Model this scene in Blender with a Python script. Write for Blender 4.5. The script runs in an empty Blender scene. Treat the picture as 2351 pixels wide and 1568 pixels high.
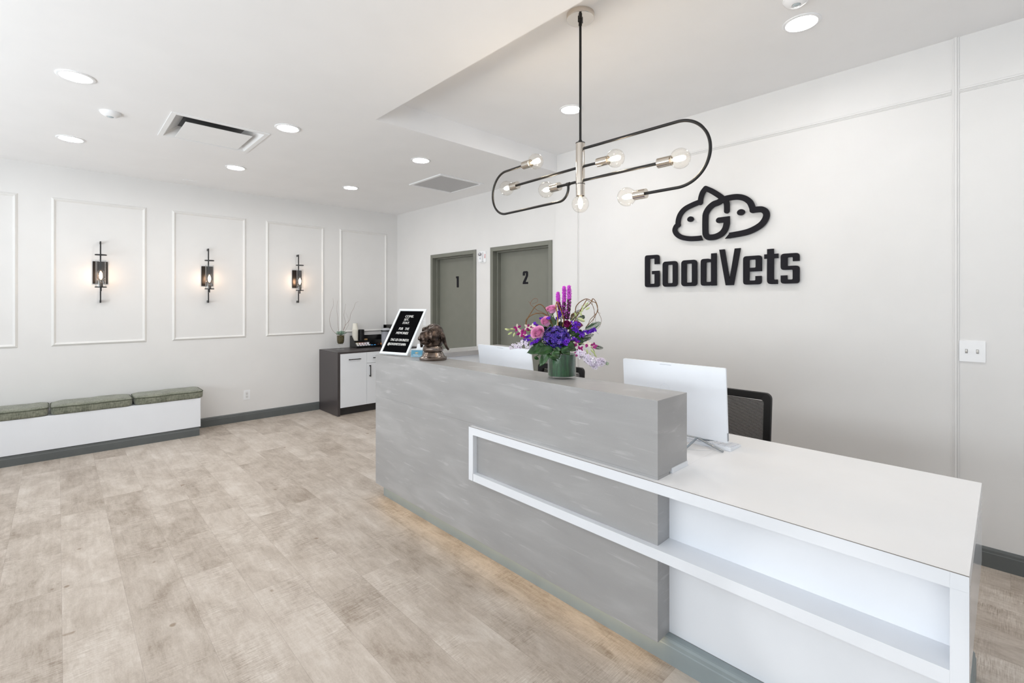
import bpy, math, random
from mathutils import Vector, Matrix, Euler
from mathutils.geometry import tessellate_polygon
PI = math.pi
random.seed(7)
scene = bpy.context.scene
COL = scene.collection

# ------------------------------------------------------------------ camera
YAW = math.atan(1043 / 1088)
cam_d = bpy.data.cameras.new('camera')
cam = bpy.data.objects.new('camera', cam_d)
COL.objects.link(cam)
cam.location = (0, 0, 1.5)
cam.rotation_euler = (PI / 2, 0, -YAW)
cam_d.sensor_width = 36
cam_d.sensor_fit = 'HORIZONTAL'
cam_d.lens = 1088 / 2351 * 36
cam_d.shift_y = -(784 - 694.1) / 2351
cam_d.clip_start = 0.05
scene.camera = cam

# ------------------------------------------------------------------ light and exposure
scene.view_settings.view_transform = 'Standard'
scene.view_settings.look = 'None'
scene.view_settings.gamma = 1
scene.view_settings.use_curve_mapping = False
scene.view_settings.exposure = 0.07
scene.cycles.use_denoising = True
scene.cycles.max_bounces = 10
scene.cycles.diffuse_bounces = 6
scene.cycles.transparent_max_bounces = 16
scene.cycles.sample_clamp_indirect = 6
world = bpy.data.worlds.new('sky')
scene.world = world
world.use_nodes = True
bg = world.node_tree.nodes['Background']
bg.inputs[0].default_value = (0.86, 0.93, 1.0, 1)
bg.inputs[1].default_value = 0.45

def area(name, loc, rot, sx, sy, power, col):
    l = bpy.data.lights.new(name, 'AREA')
    l.shape = 'RECTANGLE'; l.size = sx; l.size_y = sy
    l.energy = power; l.color = col
    o = bpy.data.objects.new(name, l); COL.objects.link(o)
    o.location = loc; o.rotation_euler = rot
    return o
# daylight through the storefront windows on the left and behind the camera
area('daylight_left', (-3.3, 1.6, 1.3), (0, -PI / 2 - 1.02, 0), 2.4, 7.6, 308, (0.90, 0.96, 1.0))
area('daylight_front', (0.3, -3.3, 1.3), (PI / 2 + .85, 0, 0), 6.0, 2.4, 9, (0.93, 0.97, 1.0))

# spot added outside left window for the reflected sun glint on desk's right end
sl = bpy.data.lights.new('sun_glint_spot', 'SPOT'); sl.energy = 270; sl.color = (1, .99, .97); sl.shadow_soft_size = .06
so = bpy.data.objects.new('sun_glint_spot', sl); COL.objects.link(so); so.location = (-6.2, -.42, .92)
_d = Vector((1.80, .36, .42)) - Vector(so.location); so.rotation_euler = _d.to_track_quat('-Z', 'Y').to_euler()
sl.spot_size = 2 * math.atan(.36 / _d.length); sl.spot_blend = .22

# ------------------------------------------------------------------ materials
def lin(c):
    return tuple(((v / 255) / 12.92 if v / 255 <= .04045 else ((v / 255 + .055) / 1.055) ** 2.4) for v in c)
MATS = {}
def mat(name, rgb=(200, 200, 200), rough=.5, metal=0.0, spec=.5, var=.03, scale=8.0, bump=0.0, bscale=60.0,
        emit=None, strength=0.0, coat=0.0, stretch=None, sheen=0.0, lo=None):
    if name in MATS: return MATS[name]
    m = bpy.data.materials.new(name); m.use_nodes = True
    nt = m.node_tree; p = nt.nodes['Principled BSDF']
    c = lin(rgb)
    tc = nt.nodes.new('ShaderNodeTexCoord'); mp = nt.nodes.new('ShaderNodeMapping')
    nt.links.new(tc.outputs['Object'], mp.inputs['Vector'])
    if stretch: mp.inputs['Scale'].default_value = stretch
    n = nt.nodes.new('ShaderNodeTexNoise'); n.inputs['Scale'].default_value = scale
    n.inputs['Detail'].default_value = 4
    nt.links.new(mp.outputs[0], n.inputs['Vector'])
    r = nt.nodes.new('ShaderNodeValToRGB')
    a = lin(lo) if lo else tuple(v * (1 - var * 2) for v in c)
    bcol = c if lo else tuple(min(1, v * (1 + var * 2)) for v in c)
    r.color_ramp.elements[0].position = .35; r.color_ramp.elements[0].color = (*a, 1)
    r.color_ramp.elements[1].position = .65; r.color_ramp.elements[1].color = (*bcol, 1)
    nt.links.new(n.outputs['Fac'], r.inputs[0]); nt.links.new(r.outputs[0], p.inputs['Base Color'])
    p.inputs['Roughness'].default_value = rough; p.inputs['Metallic'].default_value = metal
    p.inputs['Specular IOR Level'].default_value = spec
    p.inputs['Coat Weight'].default_value = coat
    p.inputs['Sheen Weight'].default_value = sheen
    if emit:
        p.inputs['Emission Color'].default_value = (*emit, 1); p.inputs['Emission Strength'].default_value = strength
    if bump:
        n2 = nt.nodes.new('ShaderNodeTexNoise'); n2.inputs['Scale'].default_value = bscale; n2.inputs['Detail'].default_value = 3
        nt.links.new(mp.outputs[0], n2.inputs['Vector'])
        bp = nt.nodes.new('ShaderNodeBump'); bp.inputs['Strength'].default_value = bump; bp.inputs['Distance'].default_value = .002
        nt.links.new(n2.outputs['Fac'], bp.inputs['Height']); nt.links.new(bp.outputs[0], p.inputs['Normal'])
    MATS[name] = m
    return m

def M_(nt, op, a, b=None, c=None):
    n = nt.nodes.new('ShaderNodeMath'); n.operation = op
    for i, v in enumerate((a, b, c)):
        if v is None: continue
        if isinstance(v, (int, float)): n.inputs[i].default_value = v
        else: nt.links.new(v, n.inputs[i])
    return n.outputs[0]
def glassy(name, tint=(1, 1, 1), ior=1.45, rough=0.02):
    """thin clear glass: see-through with fresnel reflections"""
    if name in MATS: return MATS[name]
    m = bpy.data.materials.new(name); m.use_nodes = True
    nt = m.node_tree; nt.nodes.clear()
    out = nt.nodes.new('ShaderNodeOutputMaterial'); mix = nt.nodes.new('ShaderNodeMixShader')
    t = nt.nodes.new('ShaderNodeBsdfTransparent'); g = nt.nodes.new('ShaderNodeBsdfGlossy')
    lw = nt.nodes.new('ShaderNodeLayerWeight'); lw.inputs[0].default_value = .5
    class F_: outputs = [M_(nt, 'ADD', M_(nt, 'MULTIPLY', M_(nt, 'POWER', lw.outputs['Facing'], 3.2), .6), .045)]
    f = F_
    n = nt.nodes.new('ShaderNodeTexNoise'); n.inputs['Scale'].default_value = 30
    bp = nt.nodes.new('ShaderNodeBump'); bp.inputs['Strength'].default_value = .05; bp.inputs['Distance'].default_value = .001
    nt.links.new(n.outputs['Fac'], bp.inputs['Height']); nt.links.new(bp.outputs[0], g.inputs['Normal'])
    t.inputs[0].default_value = (*tint, 1); g.inputs[1].default_value = rough
    nt.links.new(f.outputs[0], mix.inputs[0]); nt.links.new(t.outputs[0], mix.inputs[1]); nt.links.new(g.outputs[0], mix.inputs[2])
    nt.links.new(mix.outputs[0], out.inputs[0])
    MATS[name] = m
    return m

def floor_material():
    m = bpy.data.materials.new('oak_plank'); m.use_nodes = True
    nt = m.node_tree; p = nt.nodes['Principled BSDF']; L = nt.links
    tc = nt.nodes.new('ShaderNodeTexCoord'); sep = nt.nodes.new('ShaderNodeSeparateXYZ'); L.new(tc.outputs['Object'], sep.inputs[0])
    x, y = sep.outputs[0], sep.outputs[1]
    cx = M_(nt, 'DIVIDE', M_(nt, 'SUBTRACT', x, .0145), .2375)
    col = M_(nt, 'FLOOR', cx); fx = M_(nt, 'FRACT', cx)
    w1 = nt.nodes.new('ShaderNodeTexWhiteNoise'); w1.noise_dimensions = '1D'; L.new(col, w1.inputs['W'])
    cy = M_(nt, 'ADD', M_(nt, 'DIVIDE', y, 1.22), M_(nt, 'MULTIPLY', w1.outputs['Value'], 7.3))
    row = M_(nt, 'FLOOR', cy); fy = M_(nt, 'FRACT', cy)
    cmb = nt.nodes.new('ShaderNodeCombineXYZ'); L.new(col, cmb.inputs[0]); L.new(row, cmb.inputs[1])
    w2 = nt.nodes.new('ShaderNodeTexWhiteNoise'); w2.noise_dimensions = '3D'; L.new(cmb.outputs[0], w2.inputs['Vector'])
    rnd = w2.outputs['Value']; rsep = nt.nodes.new('ShaderNodeSeparateColor'); L.new(w2.outputs['Color'], rsep.inputs[0])
    # plank-local coordinates shifted per plank
    v = nt.nodes.new('ShaderNodeCombineXYZ')
    L.new(M_(nt, 'ADD', x, M_(nt, 'MULTIPLY', rnd, 37.0)), v.inputs[0])
    L.new(M_(nt, 'ADD', y, M_(nt, 'MULTIPLY', rsep.outputs[0], 53.0)), v.inputs[1])
    L.new(M_(nt, 'MULTIPLY', rsep.outputs[1], 11.0), v.inputs[2])
    def noise(scale, sx, sy, det=5, rough=.55, dist=0.0):
        mp = nt.nodes.new('ShaderNodeMapping'); mp.inputs['Scale'].default_value = (sx, sy, 1)
        L.new(v.outputs[0], mp.inputs[0])
        n = nt.nodes.new('ShaderNodeTexNoise'); n.inputs['Scale'].default_value = scale; n.inputs['Detail'].default_value = det
        n.inputs['Roughness'].default_value = rough; n.inputs['Distortion'].default_value = dist
        L.new(mp.outputs[0], n.inputs['Vector']); return n.outputs['Fac']
    cloud = noise(5.5, 1.5, .7, 5, .62, .5)          # broad cerused patches
    grain = noise(34, 2.6, .42, 6, .65, 1.2)          # long grain
    saw = noise(42, .35, 5.0, 3, .6, .4)             # cross-cut saw marks
    sawmask = noise(3.0, 1.0, .8, 2)
    knot = noise(13, 1.1, .9, 1, .4, .2)
    mpw = nt.nodes.new('ShaderNodeMapping'); mpw.inputs['Scale'].default_value = (1, .16, 1); L.new(v.outputs[0], mpw.inputs[0])
    wv = nt.nodes.new('ShaderNodeTexWave'); wv.wave_type = 'BANDS'; wv.bands_direction = 'X'; wv.inputs['Scale'].default_value = 9
    wv.inputs['Distortion'].default_value = 7; wv.inputs['Detail'].default_value = 3; wv.inputs['Detail Scale'].default_value = 1.6; L.new(mpw.outputs[0], wv.inputs['Vector'])
    f = M_(nt, 'MULTIPLY', M_(nt, 'SUBTRACT', cloud, .5), 1.15)
    f = M_(nt, 'ADD', f, M_(nt, 'MULTIPLY', M_(nt, 'SUBTRACT', wv.outputs['Fac'], .5), .05))
    f = M_(nt, 'ADD', f, M_(nt, 'MULTIPLY', M_(nt, 'SUBTRACT', grain, .5), .5))
    sm = M_(nt, 'MULTIPLY', M_(nt, 'SUBTRACT', saw, .5), M_(nt, 'MAXIMUM', M_(nt, 'MULTIPLY', M_(nt, 'SUBTRACT', sawmask, .42), 4.5), 0.0))
    f = M_(nt, 'ADD', f, M_(nt, 'MULTIPLY', sm, 1.35))
    fine = noise(120, 1.2, .8, 3, .6)
    f = M_(nt, 'ADD', f, M_(nt, 'MULTIPLY', M_(nt, 'SUBTRACT', fine, .5), .28))
    f = M_(nt, 'ADD', f, M_(nt, 'MULTIPLY', M_(nt, 'SUBTRACT', rnd, .5), .30))
    f = M_(nt, 'ADD', f, .5)
    r = nt.nodes.new('ShaderNodeValToRGB'); e = r.color_ramp.elements
    e[0].position = .08; e[0].color = (*lin((147, 133, 119)), 1)
    e[1].position = .95; e[1].color = (*lin((216, 208, 199)), 1)
    k = e.new(.36); k.color = (*lin((177, 165, 153)), 1)
    k = e.new(.62); k.color = (*lin((197, 186, 175)), 1)
    L.new(f, r.inputs[0])
    # small dark knots
    kr = nt.nodes.new('ShaderNodeValToRGB'); kr.color_ramp.elements[0].position = .77; kr.color_ramp.elements[0].color = (1, 1, 1, 1)
    kr.color_ramp.elements[1].position = .82; kr.color_ramp.elements[1].color = (.62, .55, .48, 1)
    L.new(knot, kr.inputs[0])
    mk = nt.nodes.new('ShaderNodeMix'); mk.data_type = 'RGBA'; mk.blend_type = 'MULTIPLY'; mk.inputs[0].default_value = 1
    L.new(r.outputs[0], mk.inputs[6]); L.new(kr.outputs[0], mk.inputs[7])
    # seams
    ex = M_(nt, 'MULTIPLY', M_(nt, 'MINIMUM', fx, M_(nt, 'SUBTRACT', 1.0, fx)), .2375)
    ey = M_(nt, 'MULTIPLY', M_(nt, 'MINIMUM', fy, M_(nt, 'SUBTRACT', 1.0, fy)), 1.22)
    seam = M_(nt, 'LESS_THAN', M_(nt, 'MINIMUM', ex, ey), .0009)
    ms = nt.nodes.new('ShaderNodeMix'); ms.data_type = 'RGBA'
    L.new(M_(nt, 'MULTIPLY', seam, .28), ms.inputs[0]); L.new(mk.outputs[2], ms.inputs[6]); ms.inputs[7].default_value = (*lin((110, 96, 84)), 1)
    L.new(ms.outputs[2], p.inputs['Base Color'])
    p.inputs['Roughness'].default_value = .42; p.inputs['Specular IOR Level'].default_value = .35
    bp = nt.nodes.new('ShaderNodeBump'); bp.inputs['Strength'].default_value = .25; bp.inputs['Distance'].default_value = .0012
    L.new(M_(nt, 'SUBTRACT', f, seam), bp.inputs['Height']); L.new(bp.outputs[0], p.inputs['Normal'])
    return m

M_WALL = mat('wall_paint', (225, 224, 223), .6, var=.006, scale=3, bump=.06, bscale=220)
M_CEIL = mat('ceiling_paint', (240, 240, 241), .7, var=.005, scale=3, bump=.05, bscale=200)
M_TRIM = mat('trim_paint', (229, 228, 226), .45, var=.005)
M_BASE = mat('baseboard_grey', (92, 96, 96), .45, var=.02)
M_DESKBASE = mat('desk_base_grey', (142, 152, 154), .4, var=.02)
M_DOOR = mat('door_grey_green', (120, 121, 112), .38, var=.012, bump=.03)
M_LAM = mat('white_laminate', (232, 235, 240), .3, var=.006, scale=4)
M_TOP = mat('white_worktop', (240, 240, 241), .38, var=.006, scale=4)
M_BLACK = mat('black_metal', (13, 11, 11), .36, var=.05, spec=.5)
M_BLK = mat('black_plastic', (14, 14, 15), .4, var=.05)
M_NICKEL = mat('polished_nickel', (214, 206, 196), .1, metal=1.0, var=.01)
M_DARK = mat('dark_quartz', (66, 61, 62), .35, var=.12, scale=260)
M_WPL = mat('white_plastic', (238, 239, 241), .4, var=.005)
M_SIGN = mat('sign_black', (26, 25, 31), .65, var=.04, spec=.18)
M_CLEAR = glassy('clear_glass')
M_ACR = glassy('clear_acrylic', (.97, .985, .99), 1.49)

# ------------------------------------------------------------------ geometry helpers
class G:
    def __init__(s): s.v = []; s.f = []; s.m = []; s.sm = []
    def add(s, vs, fs, mi=0, sm=False):
        o = len(s.v); s.v += [Vector(v) for v in vs]
        for f in fs: s.f.append(tuple(i + o for i in f)); s.m.append(mi); s.sm.append(sm)
        return s
    def box(s, x0, x1, y0, y1, z0, z1, mi=0):
        vs = [(x, y, z) for x in (x0, x1) for y in (y0, y1) for z in (z0, z1)]
        return s.add(vs, [(0, 1, 3, 2), (4, 6, 7, 5), (0, 4, 5, 1), (2, 3, 7, 6), (0, 2, 6, 4), (1, 5, 7, 3)], mi)
    def xf(s, mtx, start=0):
        for i in range(start, len(s.v)): s.v[i] = mtx @ s.v[i]
        return s
    def tube(s, pts, r, n=10, mi=0, caps=True, closed=False):
        pts = [Vector(p) for p in pts]; k = len(pts)
        rs = r if isinstance(r, (list, tuple)) else [r] * k
        tan = []
        for i in range(k):
            a = pts[(i - 1) % k] if (closed or i > 0) else pts[i]; b = pts[(i + 1) % k] if (closed or i < k - 1) else pts[i]
            t = b - a; tan.append(t.normalized() if t.length > 1e-9 else Vector((0, 0, 1)))
        up = Vector((0, 0, 1)) if abs(tan[0].z) < .9 else Vector((1, 0, 0))
        nrm = tan[0].cross(up).normalized(); rings = []
        for i in range(k):
            nrm = (nrm - tan[i] * nrm.dot(tan[i])).normalized(); bn = tan[i].cross(nrm)
            rings.append([pts[i] + (nrm * math.cos(2 * PI * j / n) + bn * math.sin(2 * PI * j / n)) * rs[i] for j in range(n)])
        vs = [v for ring in rings for v in ring]; fs = []
        for i in range(k if closed else k - 1):
            i2 = (i + 1) % k
            for j in range(n): fs.append((i * n + j, i * n + (j + 1) % n, i2 * n + (j + 1) % n, i2 * n + j))
        s.add(vs, fs, mi, True)
        if caps and not closed:
            s.add(rings[0], [tuple(reversed(range(n)))], mi); s.add(rings[-1], [tuple(range(n))], mi)
        return s
    def cyl(s, p0, p1, r0, r1=None, n=28, mi=0):
        return s.tube([p0, p1], [r0, r0 if r1 is None else r1], n, mi)
    def lathe(s, prof, n=36, c=(0, 0, 0), mi=0, sharp=True):
        c = Vector(c)
        segs = []
        cur = [prof[0]]
        for i in range(1, len(prof)):
            cur.append(prof[i])
            if sharp and 0 < i < len(prof) - 1:
                a = Vector((prof[i][0] - prof[i - 1][0], prof[i][1] - prof[i - 1][1])); b = Vector((prof[i + 1][0] - prof[i][0], prof[i + 1][1] - prof[i][1]))
                if a.length > 1e-9 and b.length > 1e-9 and a.angle(b) > .7: segs.append(cur); cur = [prof[i]]
        segs.append(cur)
        for sg in segs:
            vs = []; fs = []
            for (r, z) in sg:
                for j in range(n): vs.append(c + Vector((r * math.cos(2 * PI * j / n), r * math.sin(2 * PI * j / n), z)))
            for i in range(len(sg) - 1):
                for j in range(n): fs.append((i * n + j, i * n + (j + 1) % n, (i + 1) * n + (j + 1) % n, (i + 1) * n + j))
            s.add(vs, fs, mi, True)
        return s
    def ell(s, c, r, n=16, m=10, mi=0, rot=None):
        if isinstance(r, (int, float)): r = (r, r, r)
        c = Vector(c); vs = []; fs = []
        for i in range(m + 1):
            t = PI * i / m
            for j in range(n):
                a = 2 * PI * j / n
                p = Vector((r[0] * math.sin(t) * math.cos(a), r[1] * math.sin(t) * math.sin(a), r[2] * math.cos(t)))
                if rot: p = rot @ p
                vs.append(c + p)
        for i in range(m):
            for j in range(n): fs.append((i * n + j, (i + 1) * n + j, (i + 1) * n + (j + 1) % n, i * n + (j + 1) % n))
        return s.add(vs, fs, mi, True)
    def prism(s, outer, holes, fn, d0, d1, mi=0):
        """2D outline with holes swept from depth d0 to d1; fn(u,v,d)->xyz"""
        loops = [outer] + list(holes)
        flat = [p for l in loops for p in l]
        tris = tessellate_polygon([[Vector((p[0], p[1], 0)) for p in l] for l in loops])
        s.add([fn(p[0], p[1], d0) for p in flat], [tuple(t) for t in tris], mi)
        s.add([fn(p[0], p[1], d1) for p in flat], [tuple(reversed(t)) for t in tris], mi)
        for l in loops:
            k = len(l)
            s.add([fn(p[0], p[1], d0) for p in l] + [fn(p[0], p[1], d1) for p in l],
                  [(i, (i + 1) % k, k + (i + 1) % k, k + i) for i in range(k)], mi)
        return s
    def rbox(s, x0, x1, y0, y1, z0, z1, rad, mi=0, n=6):
        """box with rounded vertical corners"""
        return s.prism(rrect(x0, y0, x1, y1, rad, n), [], lambda u, v, d: (u, v, d), z0, z1, mi)
    def grid(s, fn, nu, nv, mi=0, sm=True):
        vs = [fn(i / nu, j / nv) for i in range(nu + 1) for j in range(nv + 1)]
        fs = [(i * (nv + 1) + j, (i + 1) * (nv + 1) + j, (i + 1) * (nv + 1) + j + 1, i * (nv + 1) + j + 1) for i in range(nu) for j in range(nv)]
        return s.add(vs, fs, mi, sm)
    def mesh(s, name, mats, inv=None):
        me = bpy.data.meshes.new(name)
        vs = [tuple(inv @ v) for v in s.v] if inv is not None else [tuple(v) for v in s.v]
        me.from_pydata(vs, [], s.f)
        for m in (mats if isinstance(mats, (list, tuple)) else [mats]): me.materials.append(m)
        me.polygons.foreach_set('material_index', s.m); me.polygons.foreach_set('use_smooth', s.sm)
        import bmesh
        bm = bmesh.new(); bm.from_mesh(me); bmesh.ops.recalc_face_normals(bm, faces=bm.faces); bm.to_mesh(me); bm.free()
        me.update(); return me
    def part(s, name, mats, parent, world=True, bevel=0, label=None):
        """a part (or sub-part): vertices given in world space, or in the thing's own space with world=False"""
        root = parent
        W = WM[root.name]
        me = s.mesh(name, mats, W.inverted() if world else None)
        o = bpy.data.objects.new(name, me); COL.objects.link(o); o.parent = parent
        WM[o.name] = W
        if label: o['label'] = label
        if bevel: bev(o, bevel)
        return o
    def solo(s, name, mats, label, cat, loc=(0, 0, 0), rotz=0, group=None, world=True, bevel=0, kind=None):
        """a thing that is a single mesh"""
        W = Matrix.Translation(loc) @ Matrix.Rotation(rotz, 4, 'Z')
        me = s.mesh(name, mats, W.inverted() if world else None)
        o = bpy.data.objects.new(name, me); COL.objects.link(o)
        o.location = loc; o.rotation_euler = (0, 0, rotz); WM[o.name] = W
        if kind: o['kind'] = kind
        if label: o['label'] = label
        if cat: o['category'] = cat
        if group: o['group'] = group
        if bevel: bev(o, bevel)
        return o
    def struct(s, name, mats, label=None, bevel=0, parent=None):
        if parent: return s.part(name, mats, parent, bevel=bevel)
        return s.solo(name, mats, label, None, kind='structure', bevel=bevel)
WM = {}
def bev(o, w, seg=2):
    b = o.modifiers.new('bevel', 'BEVEL'); b.width = w; b.segments = seg; b.limit_method = 'ANGLE'; b.angle_limit = .6
    b.harden_normals = False
def thing(name, label, cat, loc=(0, 0, 0), rotz=0, group=None, kind=None, rot=None):
    o = bpy.data.objects.new(name, None); COL.objects.link(o); o.empty_display_size = .1
    o.location = loc; o.rotation_euler = rot or (0, 0, rotz)
    WM[o.name] = Matrix.Translation(loc) @ Euler(rot or (0, 0, rotz)).to_matrix().to_4x4()
    if label: o['label'] = label
    if cat: o['category'] = cat
    if group: o['group'] = group
    if kind: o['kind'] = kind
    return o
def dup(root, loc, rotz=None, label=None, group=None):
    r = root.copy(); COL.objects.link(r); r.location = loc
    if rotz is not None: r.rotation_euler = (0, 0, rotz)
    if label: r['label'] = label
    if group: r['group'] = group
    for ch in list(root.children):
        c = ch.copy(); COL.objects.link(c); c.parent = r
        for g in list(ch.children):
            d = g.copy(); COL.objects.link(d); d.parent = c
    return r
def rrect(x0, y0, x1, y1, r, n=6):
    pts = []
    for (cx, cy, a0) in ((x1 - r, y1 - r, 0), (x0 + r, y1 - r, PI / 2), (x0 + r, y0 + r, PI), (x1 - r, y0 + r, 1.5 * PI)):
        for i in range(n + 1):
            a = a0 + PI / 2 * i / n; pts.append((cx + r * math.cos(a), cy + r * math.sin(a)))
    return pts
def catmull(pts, sub=6):
    P = [Vector(p) for p in pts]; out = []
    for i in range(len(P) - 1):
        p0 = P[max(i - 1, 0)]; p1 = P[i]; p2 = P[i + 1]; p3 = P[min(i + 2, len(P) - 1)]
        for k in range(sub):
            t = k / sub
            out.append(.5 * ((2 * p1) + (p2 - p0) * t + (2 * p0 - 5 * p1 + 4 * p2 - p3) * t * t + (3 * p1 - p0 - 3 * p2 + p3) * t ** 3))
    out.append(P[-1]); return out
def text_mesh(txt, size, fn, mtl, name, parent=None, depth=.0006, sx=1.0, space=1.0):
    cu = bpy.data.curves.new(name, 'FONT'); cu.body = txt; cu.size = size; cu.space_character = space
    cu.extrude = depth; cu.resolution_u = 3
    ob = bpy.data.objects.new('tmp_text', cu); COL.objects.link(ob)
    dg = bpy.context.evaluated_depsgraph_get(); dg.update()
    me = bpy.data.meshes.new_from_object(ob.evaluated_get(dg))
    bpy.data.objects.remove(ob); bpy.data.curves.remove(cu)
    g = G()
    g.add([fn(v.co.x * sx, v.co.y, v.co.z) for v in me.vertices], [tuple(p.vertices) for p in me.polygons])
    bpy.data.meshes.remove(me)
    return g
# ================================================================== THE ROOM
XL, XD, XW, YF, YB = -3.0, 3.88, 3.819, -3.0, 6.67      # left wall, door wall, logo wall, front wall, sconce wall
ZC, ZT = 2.88, 3.057                                     # ceiling, raised tray
TX, TY0, TY1, JY = 1.735, -1.2, 3.295, 3.318
g = G().box(XL - .2, XD + .3, YF - .2, YB + .2, -.06, 0)
fl = g.struct('floor', floor_material())
HX0, HX1, HY0, HY1 = .628, 1.222, 4.21, 4.804            # duct opening above the square diffuser
g = G().box(XL - .2, XD + .3, TY1, HY0, ZC, ZC + .3).box(XL - .2, XD + .3, HY1, YB + .2, ZC, ZC + .3)
g.box(XL - .2, HX0, HY0, HY1, ZC, ZC + .3).box(HX1, XD + .3, HY0, HY1, ZC, ZC + .3).box(XL - .2, TX, TY0, TY1, ZC, ZC + .3)
g.box(XL - .2, XD + .3, YF - .2, TY0, ZC, ZC + .3).box(TX, XD + .3, TY0, TY1, ZT, ZT + .12)
g.struct('ceiling', M_CEIL)
G().box(XL - .2, XD + .3, YB, YB + .15, 0, ZC).struct('wall_back', M_WALL)
# logo wall stands 6 cm proud of the wall with the two doors
G().box(XW, XD + .28, YF, JY, 0, ZT).struct('wall_right', M_WALL)
D2 = (3.4128, 4.4258); D1 = (4.7075, 5.7269); DT = 2.178
g = G().box(XD, XD + .15, JY, D2[0] + .03, 0, ZC).box(XD, XD + .15, D2[1] - .03, D1[0] + .03, 0, ZC).box(XD, XD + .15, D1[1] - .03, YB, 0, ZC)
g.box(XD, XD + .15, D2[0] + .03, D2[1] - .03, DT - .03, ZC).box(XD, XD + .15, D1[0] + .03, D1[1] - .03, DT - .03, ZC)
g.struct('wall_door_side', M_WALL)
# left and front walls hold the storefront windows (outside the picture)
g = G().box(XL - .15, XL, YF, YB, 0, .12).box(XL - .15, XL, YF, YB, 2.72, ZC).box(XL - .15, XL, YF, -2.4, .12, 2.72).box(XL - .15, XL, 5.5, YB, .12, 2.72)
g.struct('wall_left', M_WALL)
g = G().box(XL, XD, YF - .15, YF, 0, .12).box(XL, XD, YF - .15, YF, 2.72, ZC).box(3.3, XD, YF - .15, YF, .12, 2.72).box(XL, -2.8, YF - .15, YF, .12, 2.72)
g.struct('wall_front', M_WALL)
w = thing('window_1', None, None, (XL, 1.5, .12), kind='structure')
g = G()
for k in range(6): y = -2.4 + k * 1.57; g.box(XL - .1, XL - .04, y, y + .05, .12, 2.72)
g.box(XL - .1, XL - .04, -2.4, 5.5, .12, .18).box(XL - .1, XL - .04, -2.4, 5.5, 2.66, 2.72).box(XL - .1, XL - .04, -2.4, 5.5, 2.15, 2.2)
g.part('window_frame', M_BLACK, w)
w = thing('window_2', None, None, (0, YF, .12), kind='structure')
g = G()
for k in range(5): x = -2.8 + k * 1.5125; g.box(x, x + .05, YF - .1, YF - .04, .12, 2.72)
g.box(-2.8, 3.3, YF - .1, YF - .04, .12, .18).box(-2.8, 3.3, YF - .1, YF - .04, 2.66, 2.72).box(-2.8, 3.3, YF - .1, YF - .04, 2.15, 2.2)
g.part('window_frame', M_BLACK, w)

# ---- baseboards
def base_run(name, p0, p1, nrm, m=None, h=.11):
    """ogee baseboard from p0 to p1 (xy), face normal nrm"""
    prof = [(0, 0), (.016, 0), (.016, h - .03), (.0135, h - .026), (.0125, h - .012), (.007, h - .004), (0, h)]
    n = Vector((nrm[0], nrm[1], 0)); g = G(); vs = []
    for p in (p0, p1):
        for (d, z) in prof: vs.append(Vector((p[0], p[1], z)) + n * d)
    k = len(prof)
    g.add(vs, [(i, i + 1, k + i + 1, k + i) for i in range(k - 1)])
    g.add(vs[:k], [tuple(range(k))]); g.add(vs[k:], [tuple(reversed(range(k)))])
    return g
base_run('', (1.17, YB), (2.645, YB), (0, -1)).struct('baseboard_back', M_BASE)
base_run('', (XW, -2.9), (XW, JY), (-1, 0)).struct('baseboard_right', M_BASE)
base_run('', (XD, D2[1] + .005), (XD, D1[0] - .005), (-1, 0)).struct('baseboard_door_side', M_BASE)

# ---- picture-frame mouldings on the sconce wall
def ridge(u0, u1, v0, v1, fn, w=.036, d=.016):
    g = G(); prof = [(0, 0), (.12 * w, .35 * d), (.5 * w, d), (.62 * w, .92 * d), (.85 * w, .3 * d), (w, 0)]
    k = len(prof); vs = []
    for (cu, cv, su, sv) in ((u0, v0, 1, 1), (u1, v0, -1, 1), (u1, v1, -1, -1), (u0, v1, 1, -1)):
        for (o, h) in prof: vs.append(fn(cu + su * o, cv + sv * o, h))
    fs = []
    for c in range(4):
        c2 = (c + 1) % 4
        for i in range(k - 1): fs.append((c * k + i, c * k + i + 1, c2 * k + i + 1, c2 * k + i))
    return g.add(vs, fs)
for i, (x0, x1) in enumerate(((-1.05, -.281), (-.048, .7198), (.9535, 1.7241), (1.9554, 2.7161), (2.9405, 3.6955))):
    ridge(x0, x1, 1.055, 2.563, lambda u, v, h: (u, YB - h, v)).struct('trim_%d' % (i + 1), M_TRIM)
# ---- flat reeded strips on the logo wall
def reed(y0, y1, z0, z1, along):
    g = G(); w = .033
    if along == 'z':
        c = (y0 + y1) / 2
        for (a, b, d) in ((-.5, -.32, .006), (-.32, -.26, .004), (-.26, .08, .010), (.08, .14, .005), (.14, .30, .007), (.30, .36, .003), (.36, .5, .004)): g.box(XW - d, XW, c + a * w, c + b * w, z0, z1)
    else:
        c = (z0 + z1) / 2
        for (a, b, d) in ((.32, .5, .006), (.26, .32, .004), (-.08, .26, .010), (-.14, -.08, .005), (-.30, -.14, .007), (-.36, -.30, .003), (-.5, -.36, .004)): g.box(XW - d, XW, y0, y1, c + a * w, c + b * w)
    return g
reed(.2087, .2087, .11, ZT, 'z').struct('trim_6', M_WALL)
reed(3.02, 3.02, .11, 2.7595, 'z').struct('trim_7', M_WALL)
reed(.2256, 3.003, 2.743, 2.743, 'y').struct('trim_8', M_WALL)
reed(-2.9, .1918, 2.745, 2.745, 'y').struct('trim_9', M_WALL)

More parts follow.
